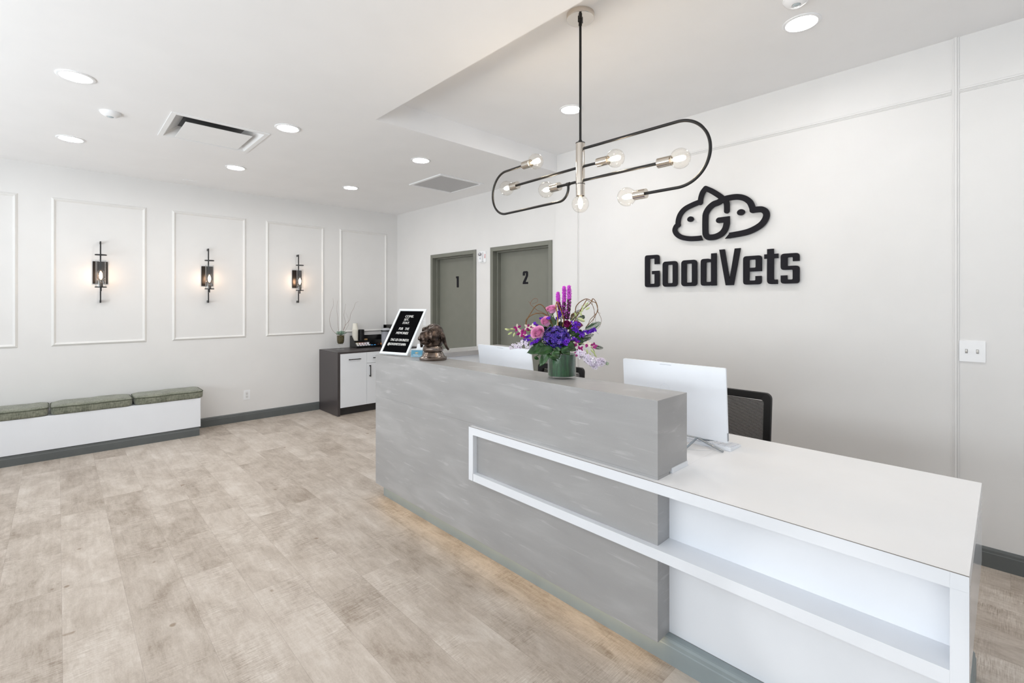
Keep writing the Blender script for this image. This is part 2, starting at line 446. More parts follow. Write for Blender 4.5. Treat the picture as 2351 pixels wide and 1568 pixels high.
# ---- the two exam-room doors
def door(n, y0, y1):
    t = thing('door_%d' % n, None, None, (XD, (y0 + y1) / 2, 0), kind='structure')
    w = .05; g = G()
    fx = XD - .014
    def jamb(a, b): g.box(fx, XD + .055, a, b, 0, DT)
    jamb(y0, y0 + w); jamb(y1 - w, y1); g.box(fx, XD + .055, y0 + w, y1 - w, DT - w, DT)
    s = .016   # stop
    g.box(XD + .055, XD + .105, y0 + .034, y0 + w + s, 0, DT - .034).box(XD + .055, XD + .105, y1 - w - s, y1 - .034, 0, DT - .034)
    g.box(XD + .055, XD + .105, y0 + w + s, y1 - w - s, DT - w - s, DT - .034)
    g.part('door_frame', M_DOOR, t, bevel=.002)
    G().box(XD + .106, XD + .15, y0 + .04, y1 - .04, .005, DT - .045).part('door_panel', M_DOOR, t)
    return t
d2 = door(2, *D2); d1 = door(1, *D1)
def dn(u0, z0):   # number plane: u grows to the right in the photo (towards -Y)
    return lambda u, v, d: (XD + .106 - d, u0 - u, z0 + v)
G().prism([(0, .153), (.0577, .153), (.0577, 0), (.0158, 0), (.0158, .128), (0, .128)][::-1], [], dn(5.2746, 1.706), 0, .004).part('door_number', M_SIGN, d1, bevel=.001)
two = [(0, .10), (0, .135), (.006, .146), (.018, .152), (.068, .152), (.08, .146), (.086, .135), (.086, .105), (.083, .09), (.044, .024), (.086, .024),
       (.086, 0), (0, 0), (0, .02), (.050, .096), (.052, .104), (.052, .124), (.049, .130), (.037, .130), (.034, .124), (.034, .10)]
G().prism(two, [], dn(3.9706, 1.716), 0, .004).part('door_number', M_SIGN, d2)

# ================================================================== CEILING FITTINGS
M_LAMPG = mat('lamp_lens_white', (255, 255, 255), .5, emit=(1, .985, .96), strength=124)
def downlight():
    t = thing('recessed_downlight', 'x', 'ceiling light', (0, 0, 0))
    G().lathe([(.094, 0), (.094, -.004), (.088, -.007), (.078, -.007), (.07, 0), (.068, .0)], 48).part('trim_ring', M_WPL, t, world=False)
    G().lathe([(.0, -.0015), (.07, -.0015), (.07, 0), (0, 0)], 48).part('lens', M_LAMPG, t, world=False)
    return t
LP = [((.08, 3.935), ZC, 'round recessed downlight in lower ceiling, nearest on the left, beside the dome sensor'),
      ((.08, 5.46), ZC, 'round recessed downlight nearest the outermost left wall sconce, behind the dome sensor'),
      ((1.315, 3.935), ZC, 'round recessed downlight just right of the square air diffuser'),
      ((1.315, 5.46), ZC, 'small round recessed downlight in front of the middle wall sconce'),
      ((2.545, 3.935), ZC, 'round recessed downlight beside the grey return-air grille'),
      ((2.545, 5.46), ZC, 'smallest and farthest round recessed downlight, near the fourth wall frame'),
      ((2.99, 2.43), ZT, 'round recessed downlight in the raised ceiling behind the black pendant rod'),
      ((2.99, .79), ZT, 'largest round recessed downlight at top right, beside the cut-off dome sensor')]
dl = downlight()
for i, ((x, y), z, lab) in enumerate(LP):
    if i == 0: dl.location = (x, y, z); dl['label'] = lab; dl['group'] = 'recessed ceiling downlights'; r = dl
    else: dup(dl, (x, y, z), 0, lab, 'recessed ceiling downlights')
dup(dl, (2.99, -.85, ZT), 0, 'added unseen downlight in the raised ceiling that brightens the logo wall', 'recessed ceiling downlights')  # extra downlight continuing the row out of view, added to light the logo wall
# dome occupancy sensors
def sensor(loc, rz, lab):
    t = thing('occupancy_sensor', lab, 'sensor', loc, rz, 'ceiling occupancy sensors')
    G().lathe([(.062, 0), (.062, -.006), (.056, -.016), (.040, -.028), (.026, -.034), (.022, -.034), (.020, -.031), (0, -.031)], 40, sharp=False).part('housing', M_WPL, t, world=False)
    G().ell((0, 0, -.031), (.0195, .0195, .008), 20, 8).part('lens', mat('sensor_lens', (176, 186, 190), .25), t, world=False)
    return t
sensor((.277, 4.505, ZC), 0, 'white dome sensor on the lower ceiling between left downlights')
sensor((2.735, .745, ZT), 0, 'white dome sensor cut off by the top edge, beside the largest downlight')
# square supply diffuser with plaque
M_DIFW = mat('diffuser_white', (236, 237, 238), .28, var=.004)
t = thing('air_diffuser', 'square white plaque air diffuser with dark gap, in the lower ceiling', 'air vent', (.925, 4.505, ZC))
x0, x1, y0, y1 = .594, 1.256, 4.176, 4.838
g = G()
for k, (o, z, o2, z2) in enumerate(((0, -.006, .032, -.006), (.032, -.006, .036, 0), (.036, 0, .062, .03), (.062, .03, .12, .075))):
    a = [(x0 + o, y0 + o, ZC + z), (x1 - o, y0 + o, ZC + z), (x1 - o, y1 - o, ZC + z), (x0 + o, y1 - o, ZC + z)]
    b = [(x0 + o2, y0 + o2, ZC + z2), (x1 - o2, y0 + o2, ZC + z2), (x1 - o2, y1 - o2, ZC + z2), (x0 + o2, y1 - o2, ZC + z2)]
    g.add(a + b, [(i, (i + 1) % 4, 4 + (i + 1) % 4, 4 + i) for i in range(4)])
g.add([(x0, y0, ZC), (x1, y0, ZC), (x1, y1, ZC), (x0, y1, ZC), (x0, y0, ZC - .006), (x1, y0, ZC - .006), (x1, y1, ZC - .006), (x0, y1, ZC - .006)],
      [(i, (i + 1) % 4, 4 + (i + 1) % 4, 4 + i) for i in range(4)])
g.part('frame', M_DIFW, t)
G().box(x0 + .115, x1 - .115, y0 + .115, y1 - .115, ZC + .073, ZC + .15).part('duct_neck', mat('duct_dark', (24, 26, 30), .4), t, label='dark duct opening')
G().box(.702, 1.165, 4.322, 4.772, ZC - .008, ZC - .004).part('plaque', M_DIFW, t, bevel=.0015)
# return grille
t = thing('return_grille', 'square grey perforated return-air grille in the lower ceiling', 'air vent', (3.275, 4.515, ZC))
x0, x1, y0, y1 = 2.962, 3.58, 4.2, 4.832
g = G().box(x0, x1, y0, y0 + .034, ZC - .012, ZC).box(x0, x1, y1 - .034, y1, ZC - .012, ZC).box(x0, x0 + .034, y0 + .034, y1 - .034, ZC - .012, ZC).box(x1 - .034, x1, y0 + .034, y1 - .034, ZC - .012, ZC)
g.part('frame', M_WPL, t, bevel=.003)
g = G().box(x0 + .034, x1 - .034, y0 + .034, y1 - .034, ZC - .006, ZC - .001)
def perf_mat():
    m = bpy.data.materials.new('perforated_sheet'); m.use_nodes = True; nt = m.node_tree; p = nt.nodes['Principled BSDF']
    tc = nt.nodes.new('ShaderNodeTexCoord'); v = nt.nodes.new('ShaderNodeTexVoronoi'); v.inputs['Scale'].default_value = 120; v.inputs['Randomness'].default_value = 0
    r = nt.nodes.new('ShaderNodeValToRGB'); r.color_ramp.elements[0].position = .3; r.color_ramp.elements[0].color = (*lin((84, 84, 86)), 1)
    r.color_ramp.elements[1].position = .42; r.color_ramp.elements[1].color = (*lin((196, 196, 198)), 1)
    nt.links.new(tc.outputs['Object'], v.inputs['Vector']); nt.links.new(v.outputs['Distance'], r.inputs[0]); nt.links.new(r.outputs[0], p.inputs['Base Color'])
    p.inputs['Roughness'].default_value = .5; return m
g.part('perforated_panel', perf_mat(), t)
G().rbox(1.01, 1.15, 6.385, 6.425, ZC - .004, ZC, .008).solo('ceiling_plate', M_CEIL, 'tiny flush white cover plate on the ceiling near the sconce wall', 'cover plate', (1.08, 6.405, ZC))

# ================================================================== WALL FITTINGS
# duplex outlet
t = thing('wall_outlet', 'white duplex power outlet low on the wall, right of the bench', 'outlet', (1.7317, YB, .326))
G().prism(rrect(1.6943, .266, 1.7691, .386, .004), [], lambda u, v, d: (u, YB - d, v), 0, .005).part('cover_plate', M_WPL, t, bevel=.0012)
G().prism(rrect(1.7167, .286, 1.7467, .366, .003), [], lambda u, v, d: (u, YB - d, v), .005, .0072).part('receptacle', mat('receptacle_white', (226, 226, 226), .4), t)
g = G()
for z in (.343, .306):
    g.box(1.7235, 1.726, YB - .0078, YB - .007, z - .004, z + .006).box(1.7375, 1.74, YB - .0078, YB - .007, z - .004, z + .005).cyl((1.7317, YB - .0078, z - .010), (1.7317, YB - .007, z - .010), .0028, n=10)
g.part('slots', M_SIGN, t)
# double light switch on the logo wall
t = thing('light_switch', 'white two-gang toggle light switch plate on the logo wall', 'light switch', (XW, .1376, 1.2165))
G().prism(rrect(.0815, 1.156, .1937, 1.277, .003), [], lambda u, v, d: (XW - d, u, v), 0, .006).part('cover_plate', M_WPL, t, bevel=.0015)
for y in (.1606, .1146):
    G().box(XW - .0068, XW - .0058, y - .0055, y + .0055, 1.2045, 1.2285).part('toggle_slot', mat('slot_grey', (150, 148, 146), .5), t)
    g = G().add([(XW - .006, y - .004, 1.209), (XW - .006, y + .004, 1.209), (XW - .006, y + .004, 1.225), (XW - .006, y - .004, 1.225),
                 (XW - .017, y - .0035, 1.219), (XW - .017, y + .0035, 1.219), (XW - .017, y + .0035, 1.226), (XW - .017, y - .0035, 1.226)],
                [(0, 1, 5, 4), (1, 2, 6, 5), (2, 3, 7, 6), (3, 0, 4, 7), (4, 5, 6, 7)])
    g.part('toggle', mat('toggle_white', (232, 230, 226), .35), t)
# small switch by door 1
t = thing('light_switch', 'small white light switch plate half hidden beside the letter board', 'light switch', (XD, 5.90, 1.22))
G().prism(rrect(5.865, 1.16, 5.935, 1.28, .003), [], lambda u, v, d: (XD - d, u, v), 0, .005).part('cover_plate', M_WPL, t, bevel=.001)
G().box(XD - .013, XD - .005, 5.896, 5.904, 1.215, 1.232).part('toggle', M_WPL, t)
# fire alarm strobe between the doors
t = thing('fire_alarm_strobe', 'white wall fire alarm with clear strobe lens between the two doors', 'fire alarm', (XD, 4.58, 2.07))
G().prism(rrect(4.508, 2.0, 4.632, 2.143, .012), [], lambda u, v, d: (XD - d, u, v), 0, .014).part('back_plate', M_WPL, t, bevel=.003)
G().prism(rrect(4.552, 2.01, 4.618, 2.13, .006), [], lambda u, v, d: (XD - d, u, v), .014, .042).part('housing', M_WPL, t, bevel=.003)
g = G().ell((XD - .044, 4.582, 2.104), (.026, .028, .022), 18, 10)
g.part('strobe_lens', mat('strobe_mirror', (190, 190, 196), .12, metal=.75, bump=1.0, bscale=70), t)
G().ell((XD - .043, 4.582, 2.052), (.003, .014, .014), 20, 8).part('speaker_disc', mat('speaker_grey', (190, 197, 203), .5), t)
g = text_mesh('FIRE', .03, lambda x, y, z: (XD - .0145 - z, 4.540 - y - .006, 2.108 - x), None, 'fire_text')
g.part('lettering', mat('fire_red', (200, 70, 66), .5), t, label='red lettering')
# ================================================================== RECEPTION DESK
def grey_laminate():
    m = bpy.data.materials.new('grey_stone_laminate'); m.use_nodes = True; nt = m.node_tree; p = nt.nodes['Principled BSDF']; L = nt.links
    tc = nt.nodes.new('ShaderNodeTexCoord')
    def noi(scale, st, det=4, dist=0.0):
        mp = nt.nodes.new('ShaderNodeMapping'); mp.inputs['Scale'].default_value = st; L.new(tc.outputs['Object'], mp.inputs[0])
        n = nt.nodes.new('ShaderNodeTexNoise'); n.inputs['Scale'].default_value = scale; n.inputs['Detail'].default_value = det; n.inputs['Distortion'].default_value = dist
        L.new(mp.outputs[0], n.inputs['Vector']); return n.outputs['Fac']
    a = noi(4.2, (1, .55, 2.6), 5, .5); b = noi(2.0, (1, .7, 1.4), 3, .2); c = noi(9, (1, .5, 4.5), 6, .3); d = noi(420, (1, 1, 1), 1)
    f = M_(nt, 'ADD', M_(nt, 'MULTIPLY', M_(nt, 'SUBTRACT', a, .5), .8), M_(nt, 'MULTIPLY', M_(nt, 'SUBTRACT', b, .5), .55))
    wh = M_(nt, 'MULTIPLY', M_(nt, 'MAXIMUM', M_(nt, 'SUBTRACT', c, .60), 0), 2.4)
    sp = M_(nt, 'MULTIPLY', M_(nt, 'GREATER_THAN', d, .74), .5)
    f = M_(nt, 'ADD', M_(nt, 'ADD', M_(nt, 'ADD', f, wh), sp), .5)
    r = nt.nodes.new('ShaderNodeValToRGB'); e = r.color_ramp.elements
    e[0].position = .1; e[0].color = (*lin((151, 150, 150)), 1); e[1].position = 1.0; e[1].color = (*lin((190, 190, 190)), 1)
    k = e.new(.5); k.color = (*lin((163, 162, 162)), 1)
    L.new(f, r.inputs[0]); L.new(r.outputs[0], p.inputs['Base Color'])
    p.inputs['Roughness'].default_value = .33; p.inputs['Specular IOR Level'].default_value = .45
    return m
M_GREY = grey_laminate()
desk = thing('reception_desk', 'long grey and white reception desk with raised counter and white frame band', 'reception desk', (1.78, 1.7, 0))
FX, PX, RX = 1.7497, 1.778, 1.874      # frame face, grey face, recessed white face
EY, LY = .99, 3.381                    # right end of the grey block, far left end
g = G().box(PX, RX + .01, EY, LY, .102, .77)
g.part('lower_front_panel', M_GREY, desk, bevel=.0012, label='grey stone-look front panel')
g = G().box(PX, 2.035, EY, LY, .7805, 1.096)
g.part('raised_counter', M_GREY, desk, bevel=.0012, label='grey raised transaction counter')
G().box(PX, RX, EY, LY, .7698, .7806).part('counter_joint', M_GREY, desk)
G().box(1.893, 2.034, .985, 1.02, .7702, .792).part('counter_foot', M_LAM, desk, bevel=.001, label='low white foot under the counter end')
# return counter across the far end
g = G().box(2.0345, 3.05, 3.105, LY, 1.058, 1.096)
g.part('return_counter', M_GREY, desk, bevel=.0012, label='grey return counter across the far end')
G().box(2.0345, 3.03, 3.135, 3.36, .0, 1.058).part('return_panel', M_LAM, desk)
G().box(2.0352, 2.05, 1.0, 3.105, .771, 1.09).part('counter_back_panel', M_LAM, desk)
# white worktop with its front edge band
g = G().box(FX, 2.698, .0682, EY, .7255, .7698).box(RX + .011, 2.698, EY, 3.13, .7255, .7698).box(FX, PX, EY, 2.1925, .7255, .7698)
g.part('worktop', M_TOP, desk, bevel=.0008)
G().box(FX - .0006, FX + .001, .0682, 2.1925, .7688, .7704).part('edge_line', mat('edge_line_grey', (120, 112, 106), .6), desk, label='thin dark laminate edge line')
g = G().box(FX - .0012, FX, .1065, 2.156, .457, .5005).box(FX - .0012, FX, .1065, 2.1925, .7256, .7687).box(FX - .0012, FX, 2.1535, 2.1925, .457, .7254).box(FX - .0012, FX, .0682, .1063, .457, .7254).box(FX - .0012, FX, .0682, .1063, .7256, .7687)
g.part('frame_band', M_LAM, desk, label='white rectangular band around the open slot')
G().box(FX, PX + .004, 2.1535, 2.1925, .457, .7255).part('frame_stile', M_LAM, desk)
G().box(FX, 1.79, .0682, .1063, .457, .7255).part('frame_stile', M_LAM, desk)
g = G().box(FX, RX + .002, .1063, EY, .457, .5005).box(FX, PX + .004, EY, 2.1535, .457, .5005)
g.part('lower_shelf', M_LAM, desk)
G().box(RX, RX + .02, .095, EY + .0, .102, .7254).part('recessed_panel', M_LAM, desk)
G().box(FX + .0005, 2.697, .0686, .0866, .457, .7254).part('end_panel', mat('gloss_laminate', (226, 229, 234), .12, var=.004), desk)
G().box(RX + .02, 2.66, .095, .113, .102, .457).box(RX + .02, 2.66, .113, .33, .102, .457).part('end_cabinet', M_LAM, desk)
g = base_run('', (1.846, 3.35), (1.846, .098), (-1, 0), h=.102)
g.box(1.846, 1.872, .113, 3.35, 0, .1019)
g2 = base_run('', (1.846, .099), (2.66, .099), (0, -1), h=.102); g.add(g2.v, g2.f)
g.part('toe_kick', M_DESKBASE, desk, label='blue-grey plinth at the floor')
# warm LED strip under the grey overhang
M_LED = mat('led_warm', (255, 214, 150), .5, emit=(1.0, .74, .42), strength=6)
G().box(1.795, 1.807, 1.0, 3.34, .0965, .1018).part('led_strip', M_LED, desk, label='warm LED strip under the overhang')

# ================================================================== BENCH
t = thing('bench', 'long low white built-in bench with grey plinth under the green cushions', 'bench', (.3, 6.48, 0))
G().box(-1.9, 1.164, 6.293, YB - .001, .1, .4215).part('body', M_LAM, t, bevel=.0015)
g = base_run('', (1.154, 6.311), (-1.9, 6.311), (0, -1), h=.099)
g.box(-1.9, 1.154, 6.3115, YB - .001, 0, .099)
g.part('plinth', M_BASE, t)
def fabric():
    m = bpy.data.materials.new('green_tweed'); m.use_nodes = True; nt = m.node_tree; p = nt.nodes['Principled BSDF']; L = nt.links
    tc = nt.nodes.new('ShaderNodeTexCoord')
    def noi(scale, st, det=3):
        mp = nt.nodes.new('ShaderNodeMapping'); mp.inputs['Scale'].default_value = st; L.new(tc.outputs['Object'], mp.inputs[0])
        n = nt.nodes.new('ShaderNodeTexNoise'); n.inputs['Scale'].default_value = scale; n.inputs['Detail'].default_value = det
        L.new(mp.outputs[0], n.inputs['Vector']); return n.outputs['Fac']
    a = noi(90, (3.0, .5, .3)); b = noi(90, (.35, 3, 3.0)); c = noi(9, (1, 1, 1), 3)
    f = M_(nt, 'ADD', M_(nt, 'MULTIPLY', M_(nt, 'ADD', a, b), .5), M_(nt, 'MULTIPLY', M_(nt, 'SUBTRACT', c, .5), .35))
    r = nt.nodes.new('ShaderNodeValToRGB'); e = r.color_ramp.elements
    e[0].position = .36; e[0].color = (*lin((86, 90, 76)), 1); e[1].position = .66; e[1].color = (*lin((148, 150, 134)), 1)
    L.new(f, r.inputs[0]); L.new(r.outputs[0], p.inputs['Base Color']); p.inputs['Roughness'].default_value = .9; p.inputs['Sheen Weight'].default_value = .25
    bp = nt.nodes.new('ShaderNodeBump'); bp.inputs['Strength'].default_value = .4; bp.inputs['Distance'].default_value = .0015
    L.new(f, bp.inputs['Height']); L.new(bp.outputs[0], p.inputs['Normal']); return m
M_FAB = fabric()
def cushion(x0, x1, lab, seed):
    rnd = random.Random(seed)
    L_ = x1 - x0; W_ = .376; cx = (x0 + x1) / 2; cy = 6.293 - .012 + W_ / 2; z0 = .4225; h = .074
    t = thing('bench_cushion', lab, 'cushion', (cx, cy, z0), 0, 'green seat cushions along the bench')
    def sq(a, b, e=9.0):     # superellipse outline scale in a direction
        return 1 / ((abs(math.cos(a)) ** e + abs(math.sin(a)) ** e) ** (1 / e))
    n = 96; rings = []
    hw, hd = L_ / 2 - .003, W_ / 2
    def ring(k, z, puff=0.0):
        out = []
        for j in range(n):
            a = 2 * PI * j / n; a2 = math.atan2(math.sin(a) * 1.0, math.cos(a)); s_ = sq(a2, 0)
            out.append(Vector((math.cos(a) * s_ * (hw * k - (0) + puff), math.sin(a) * s_ * (hd * k + puff), z + .0)))
        return out
    ph = rnd.random() * 6
    prof = [(.93, 0), (.975, .004), (.99, .02), (.995, .04), (.99, h - .008), (.978, h), (.95, h + .006), (.85, h + .013), (.6, h + .018), (.3, h + .020), (.001, h + .020)]
    g = G(); vs = []
    for (k, z) in prof:
        R = ring(k, z)
        for p in R:
            w = math.sin(p.x * 21 + ph) * .0018 + math.sin(p.x * 47 + ph * 2) * .0009
            p.y += w if abs(p.y) > hd * .8 else 0; p.z += (w * 1.0 if z > h - .02 else 0)
        vs += R
    fs = [(i * n + j, i * n + (j + 1) % n, (i + 1) * n + (j + 1) % n, (i + 1) * n + j) for i in range(len(prof) - 1) for j in range(n)]
    fs2 = [tuple(reversed(range(n)))]
    g.add(vs, fs, 0, True); g.add(vs[:n], fs2)
    body = g.part('cover', M_FAB, t, world=False)
    for zz in (h - .003,):
        R = ring(.992, zz)
        for p in R: p.z += math.sin(p.x * 21 + ph) * .0018
        G().tube(R, .0042, 8, closed=True).part('piping', mat('piping_dark_green', (84, 88, 74), .9, var=.1, scale=90), t, world=False)
    return t
cushion(.5725, 1.2, 'green tweed bench cushion at the right end of the bench', 1)
cushion(-.057, .5705, 'green tweed bench cushion between the two other cushions', 2)
cushion(-.6865, -.059, 'green tweed bench cushion cut off by the left edge of the photo', 3)

# ================================================================== COFFEE CABINET
cab = thing('coffee_cabinet', 'white cabinet with dark quartz waterfall top and black bar pulls', 'cabinet', (3.26, 6.37, 0))
CY, CX0, CX1 = 6.064, 2.648, 3.875
G().box(CX0, CX1, CY - .002, YB - .001, .818, .8415).part('countertop', M_DARK, cab, bevel=.001, label='dark speckled countertop')
G().box(CX0, CX0 + .034, CY - .002, YB - .001, 0, .818).part('waterfall_side', M_DARK, cab, bevel=.001, label='dark speckled side panel')
G().box(CX0 + .034, CX1, CY + .02, YB - .002, .104, .818).part('carcass', M_LAM, cab)
G().box(CX0 + .034, CX1, CY + .055, CY + .075, 0, .104).part('toe_kick', mat('toe_dark', (48, 46, 46), .5), cab)
def front(name, x0, x1, z0, z1, handle):
    d = G().box(x0 + .0015, x1 - .0015, CY, CY + .0195, z0 + .0015, z1 - .0015).part(name, M_LAM, cab, bevel=.0008)
    if handle[0] == 'h':
        hx0, hx1, hz = handle[1:]; g = G().box(hx0, hx1, CY - .032, CY - .022, hz - .005, hz + .005)
        g.box(hx0 + .01, hx0 + .02, CY - .022, CY, hz - .005, hz + .005).box(hx1 - .02, hx1 - .01, CY - .022, CY, hz - .005, hz + .005)
    else:
        hx, hz0, hz1 = handle[1:]; g = G().box(hx - .005, hx + .005, CY - .032, CY - .022, hz0, hz1)
        g.box(hx - .006, hx + .006, CY - .024, CY, hz0 + .004, hz0 + .018).box(hx - .006, hx + .006, CY - .024, CY, hz1 - .018, hz1 - .004)
    g.part('handle', M_BLACK, d, bevel=.001, label='black bar pull')
front('door', 2.682, 3.057, .105, .818, ('h', 2.79, 2.962, .737))
front('drawer', 3.057, 3.46, .667, .818, ('h', 3.142, 3.37, .737))
front('door', 3.057, 3.46, .105, .666, ('v', 3.100, .481, .640))
front('drawer', 3.46, 3.87, .667, .818, ('h', 3.56, 3.78, .737))
front('door', 3.46, 3.87, .105, .666, ('v', 3.83, .481, .640))

# ================================================================== WALL SCONCES
M_BULB = glassy('bulb_glass', (1, .985, .96))
M_FIL = mat('filament_warm', (255, 200, 130), .5, emit=(1.0, .70, .48), strength=50)
def sconce(loc, lab):
    t = thing('wall_sconce', lab, 'wall lamp', loc, 0, 'black wall sconces in the picture-frame panels')
    # local: x right along wall, y towards the room = -Y world (local y negative is into the room)
    G().prism(rrect(-.0605, -.1185, .0605, .1185, .003), [], lambda u, v, d: (u, -d, v), 0, .014).part('backplate', mat('sconce_plate', (52, 46, 42), .3, metal=.7), t, world=False, bevel=.0015)
    g = G()
    ry, dy = -.066, -.115
    g.box(-.0055, .0055, ry - .0055, ry + .0055, -.32, .328)
    for z0, z1 in ((.303, .328), (-.32, -.292)): g.box(-.005, .005, ry, 0, z0, z1)
    g.box(-.004, .004, dy, ry, -.198, -.190).cyl((0, dy, -.198), (0, dy, -.154), .0075, n=16)
    g.box(-.004, .004, dy, ry, .178, .184)
    g.box(-.006, .006, ry, -.01, -.02, .0)
    g.part('rod', M_BLACK, t, world=False, bevel=.0008)
    for z in (.181, -.155):
        G().lathe([(0, z - .0055), (.0485, z - .0055), (.0485, z + .0055), (0, z + .0055)], 40, (0, dy, 0)).part('disc', M_BLACK, t, world=False)
    G().lathe([(.0425, -.149), (.0425, .128), (.041, .128), (.041, -.149)], 40, (0, dy, 0)).part('glass_shade', M_CLEAR, t, world=False, label='clear glass cylinder')
    G().lathe([(0, -.149), (.0185, -.149), (.0185, -.11), (.016, -.108), (0, -.108)], 28, (0, dy, 0)).part('socket', mat('socket_bronze', (84, 76, 68), .35, metal=.6), t, world=False)
    b = G().lathe([(.013, -.108), (.0135, -.095), (.019, -.068), (.0265, -.035), (.0295, -.012), (.027, .008), (.017, .021), (.006, .0255), (0, .026)], 28, (0, dy, 0), sharp=False).part('bulb', M_BULB, t, world=False, label='lit clear filament bulb')
    G().ell((0, dy, -.035), (.0135, .0135, .038), 16, 12).part('filament', M_FIL, b, world=False)
    return t
sconce((.3255, YB, 1.815), 'black wall sconce with clear glass cylinder, leftmost, above the bench')
sconce((1.3015, YB, 1.815), 'black wall sconce with clear glass cylinder in the middle frame')
sconce((2.3435, YB, 1.815), 'black wall sconce with clear glass cylinder, rightmost, left of the succulent')

# ================================================================== PENDANT
pc = Vector((2.04, 1.594, 0))
pend = thing('pendant_light', 'black and nickel looped pendant light with seven clear globe bulbs above the desk', 'pendant lamp', (2.04, 1.594, ZT))
G().lathe([(0, ZT), (.0745, ZT), (.0745, ZT - .026), (.073, ZT - .028), (0, ZT - .028)], 64, pc).part('canopy', M_NICKEL, pend)
g = G().cyl(pc + Vector((0, 0, 2.357)), pc + Vector((0, 0, ZT - .045)), .0068, n=20)
g.cyl(pc + Vector((0, 0, 2.357)), pc + Vector((0, 0, 2.375)), .010, n=20).cyl(pc + Vector((0, 0, ZT - .06)), pc + Vector((0, 0, ZT - .029)), .0095, n=20)
g.part('rod', M_BLACK, pend)
G().box(2.026, 2.054, 1.588, 1.600, ZT - .045, ZT - .029).part('swivel', M_BLACK, pend)
G().lathe([(0, 2.359), (.0245, 2.359), (.0245, 2.1405), (0, 2.1405)], 40, pc).part('stem_tube', M_NICKEL, pend)
G().lathe([(.0252, 2.1405), (.0252, 2.1375), (0, 2.1375)], 40, pc).part('black_ring', M_BLACK, pend)
G().lathe([(0, 2.3625), (.0252, 2.3625), (.0252, 2.3585)], 40, pc).part('black_ring', M_BLACK, pend)
dL = Vector((.0605, .998, 0)).normalized(); dR = Vector((.0145, -1, 0)).normalized()
def P2(d, t, z): return pc + d * t + Vector((0, 0, z))
def arc(d, tc, zc, r, a0, a1, n=44): return [P2(d, tc + r * math.cos(a0 + (a1 - a0) * i / n), zc + r * math.sin(a0 + (a1 - a0) * i / n)) for i in range(n + 1)]
rr = .0073
path = [P2(dR, .018, 2.327)] + arc(dR, .552, 2.176, .151, PI / 2, -PI / 2) + [P2(dR, .392, 2.025)]
G().tube(path, rr, 12).part('arm', M_BLACK, pend, label='black tube arm of the large right loop')
G().cyl(P2(dR, .018, 2.231), P2(dR, .118, 2.231), rr, n=14).part('arm', M_BLACK, pend)
G().cyl(P2(dL, .018, 2.2315), P2(dL, .52, 2.2315), rr, n=14).part('arm', M_BLACK, pend)
G().cyl(P2(dR, .018, 2.156), P2(dR, .462, 2.156), rr, n=14).part('arm', M_BLACK, pend)
G().cyl(P2(dL, .018, 2.156), P2(dL, .160, 2.156), rr, n=14).cyl(P2(dL, .076, 2.156), P2(dL, .100, 2.156), .0098, n=16).part('arm', M_BLACK, pend)
path = [P2(dL, .088, 2.156), P2(dL, .088, 2.137)] + arc(dL, .156, 2.137, .068, PI, 1.5 * PI, 24) + arc(dL, .633, 2.205, .136, -PI / 2, PI / 2) + [P2(dL, .455, 2.341)]
G().tube(path, rr, 12).part('arm', M_BLACK, pend, label='black tube arm of the left loop')
def lampholder(base, d, lab=None):
    """nickel cup starting at base, pointing along d, with globe bulb"""
    q = d.to_track_quat('Z', 'Y').to_matrix().to_4x4(); m = Matrix.Translation(base) @ q
    g = G().lathe([(0, -.002), (.0235, -.002), (.0235, .062), (.0215, .062), (.0215, .05), (0, .05)], 32); g.xf(m)
    g.part('socket_cup', M_NICKEL, pend)
    g = G().ell((0, 0, .106), .0465, 28, 18).lathe([(.0165, .058), (.0175, .068)], 24); g.xf(m)
    b = g.part('globe_bulb', M_BULB, pend, label='lit clear globe bulb')
    g = G().ell((0, 0, .1), (.0125, .0125, .031), 16, 12); g.xf(m); g.part('filament', M_FIL2, b)
    g = G().cyl((0, 0, .05), (0, 0, .075), .008, n=14); g.xf(m); g.part('stem', M_WPL, b)
M_FIL2 = mat('filament_pendant', (255, 214, 160), .5, emit=(1.0, .80, .56), strength=115)
lampholder(P2(dR, .392, 2.025), -dR)
lampholder(P2(dR, .115, 2.231), dR)
lampholder(P2(dR, .459, 2.156), dR)
lampholder(P2(dL, .517, 2.2315), dL)
lampholder(P2(dL, .157, 2.156), dL)
lampholder(P2(dL, .458, 2.341), -dL)
lampholder(P2(dL, 0, 2.137), Vector((0, 0, -1)))

# ================================================================== LOGO AND LETTERING
def WLx(off=.016, th=.013):   # u to the right in the photo, v up
    return lambda u, v, d: (XW - off - d * th, 3.0 - u, v)
wl = WLx()
def offs(pts, w, closed=False):
    """outline polygon of a stroke of width w along pts (2D)"""
    P = [Vector((p[0], p[1])) for p in pts]; Lf = []; Rt = []
    for i, p in enumerate(P):
        a = P[max(i - 1, 0)]; b = P[min(i + 1, len(P) - 1)]
        if 0 < i < len(P) - 1:
            t1 = (p - a).normalized(); t2 = (b - p).normalized(); n1 = Vector((-t1.y, t1.x)); n2 = Vector((-t2.y, t2.x)); n = (n1 + n2).normalized()
            k = min(1 / max(n.dot(n1), .45), 1.9)
        else:
            t = (b - a).normalized(); n = Vector((-t.y, t.x)); k = 1
        Lf.append(p + n * w / 2 * k); Rt.append(p - n * w / 2 * k)
    return [tuple(q) for q in Lf] + [tuple(q) for q in reversed(Rt)]
def c2(pts, sub=5):
    return [(q.x, q.y) for q in catmull([(a, b, 0) for a, b in pts], sub)]
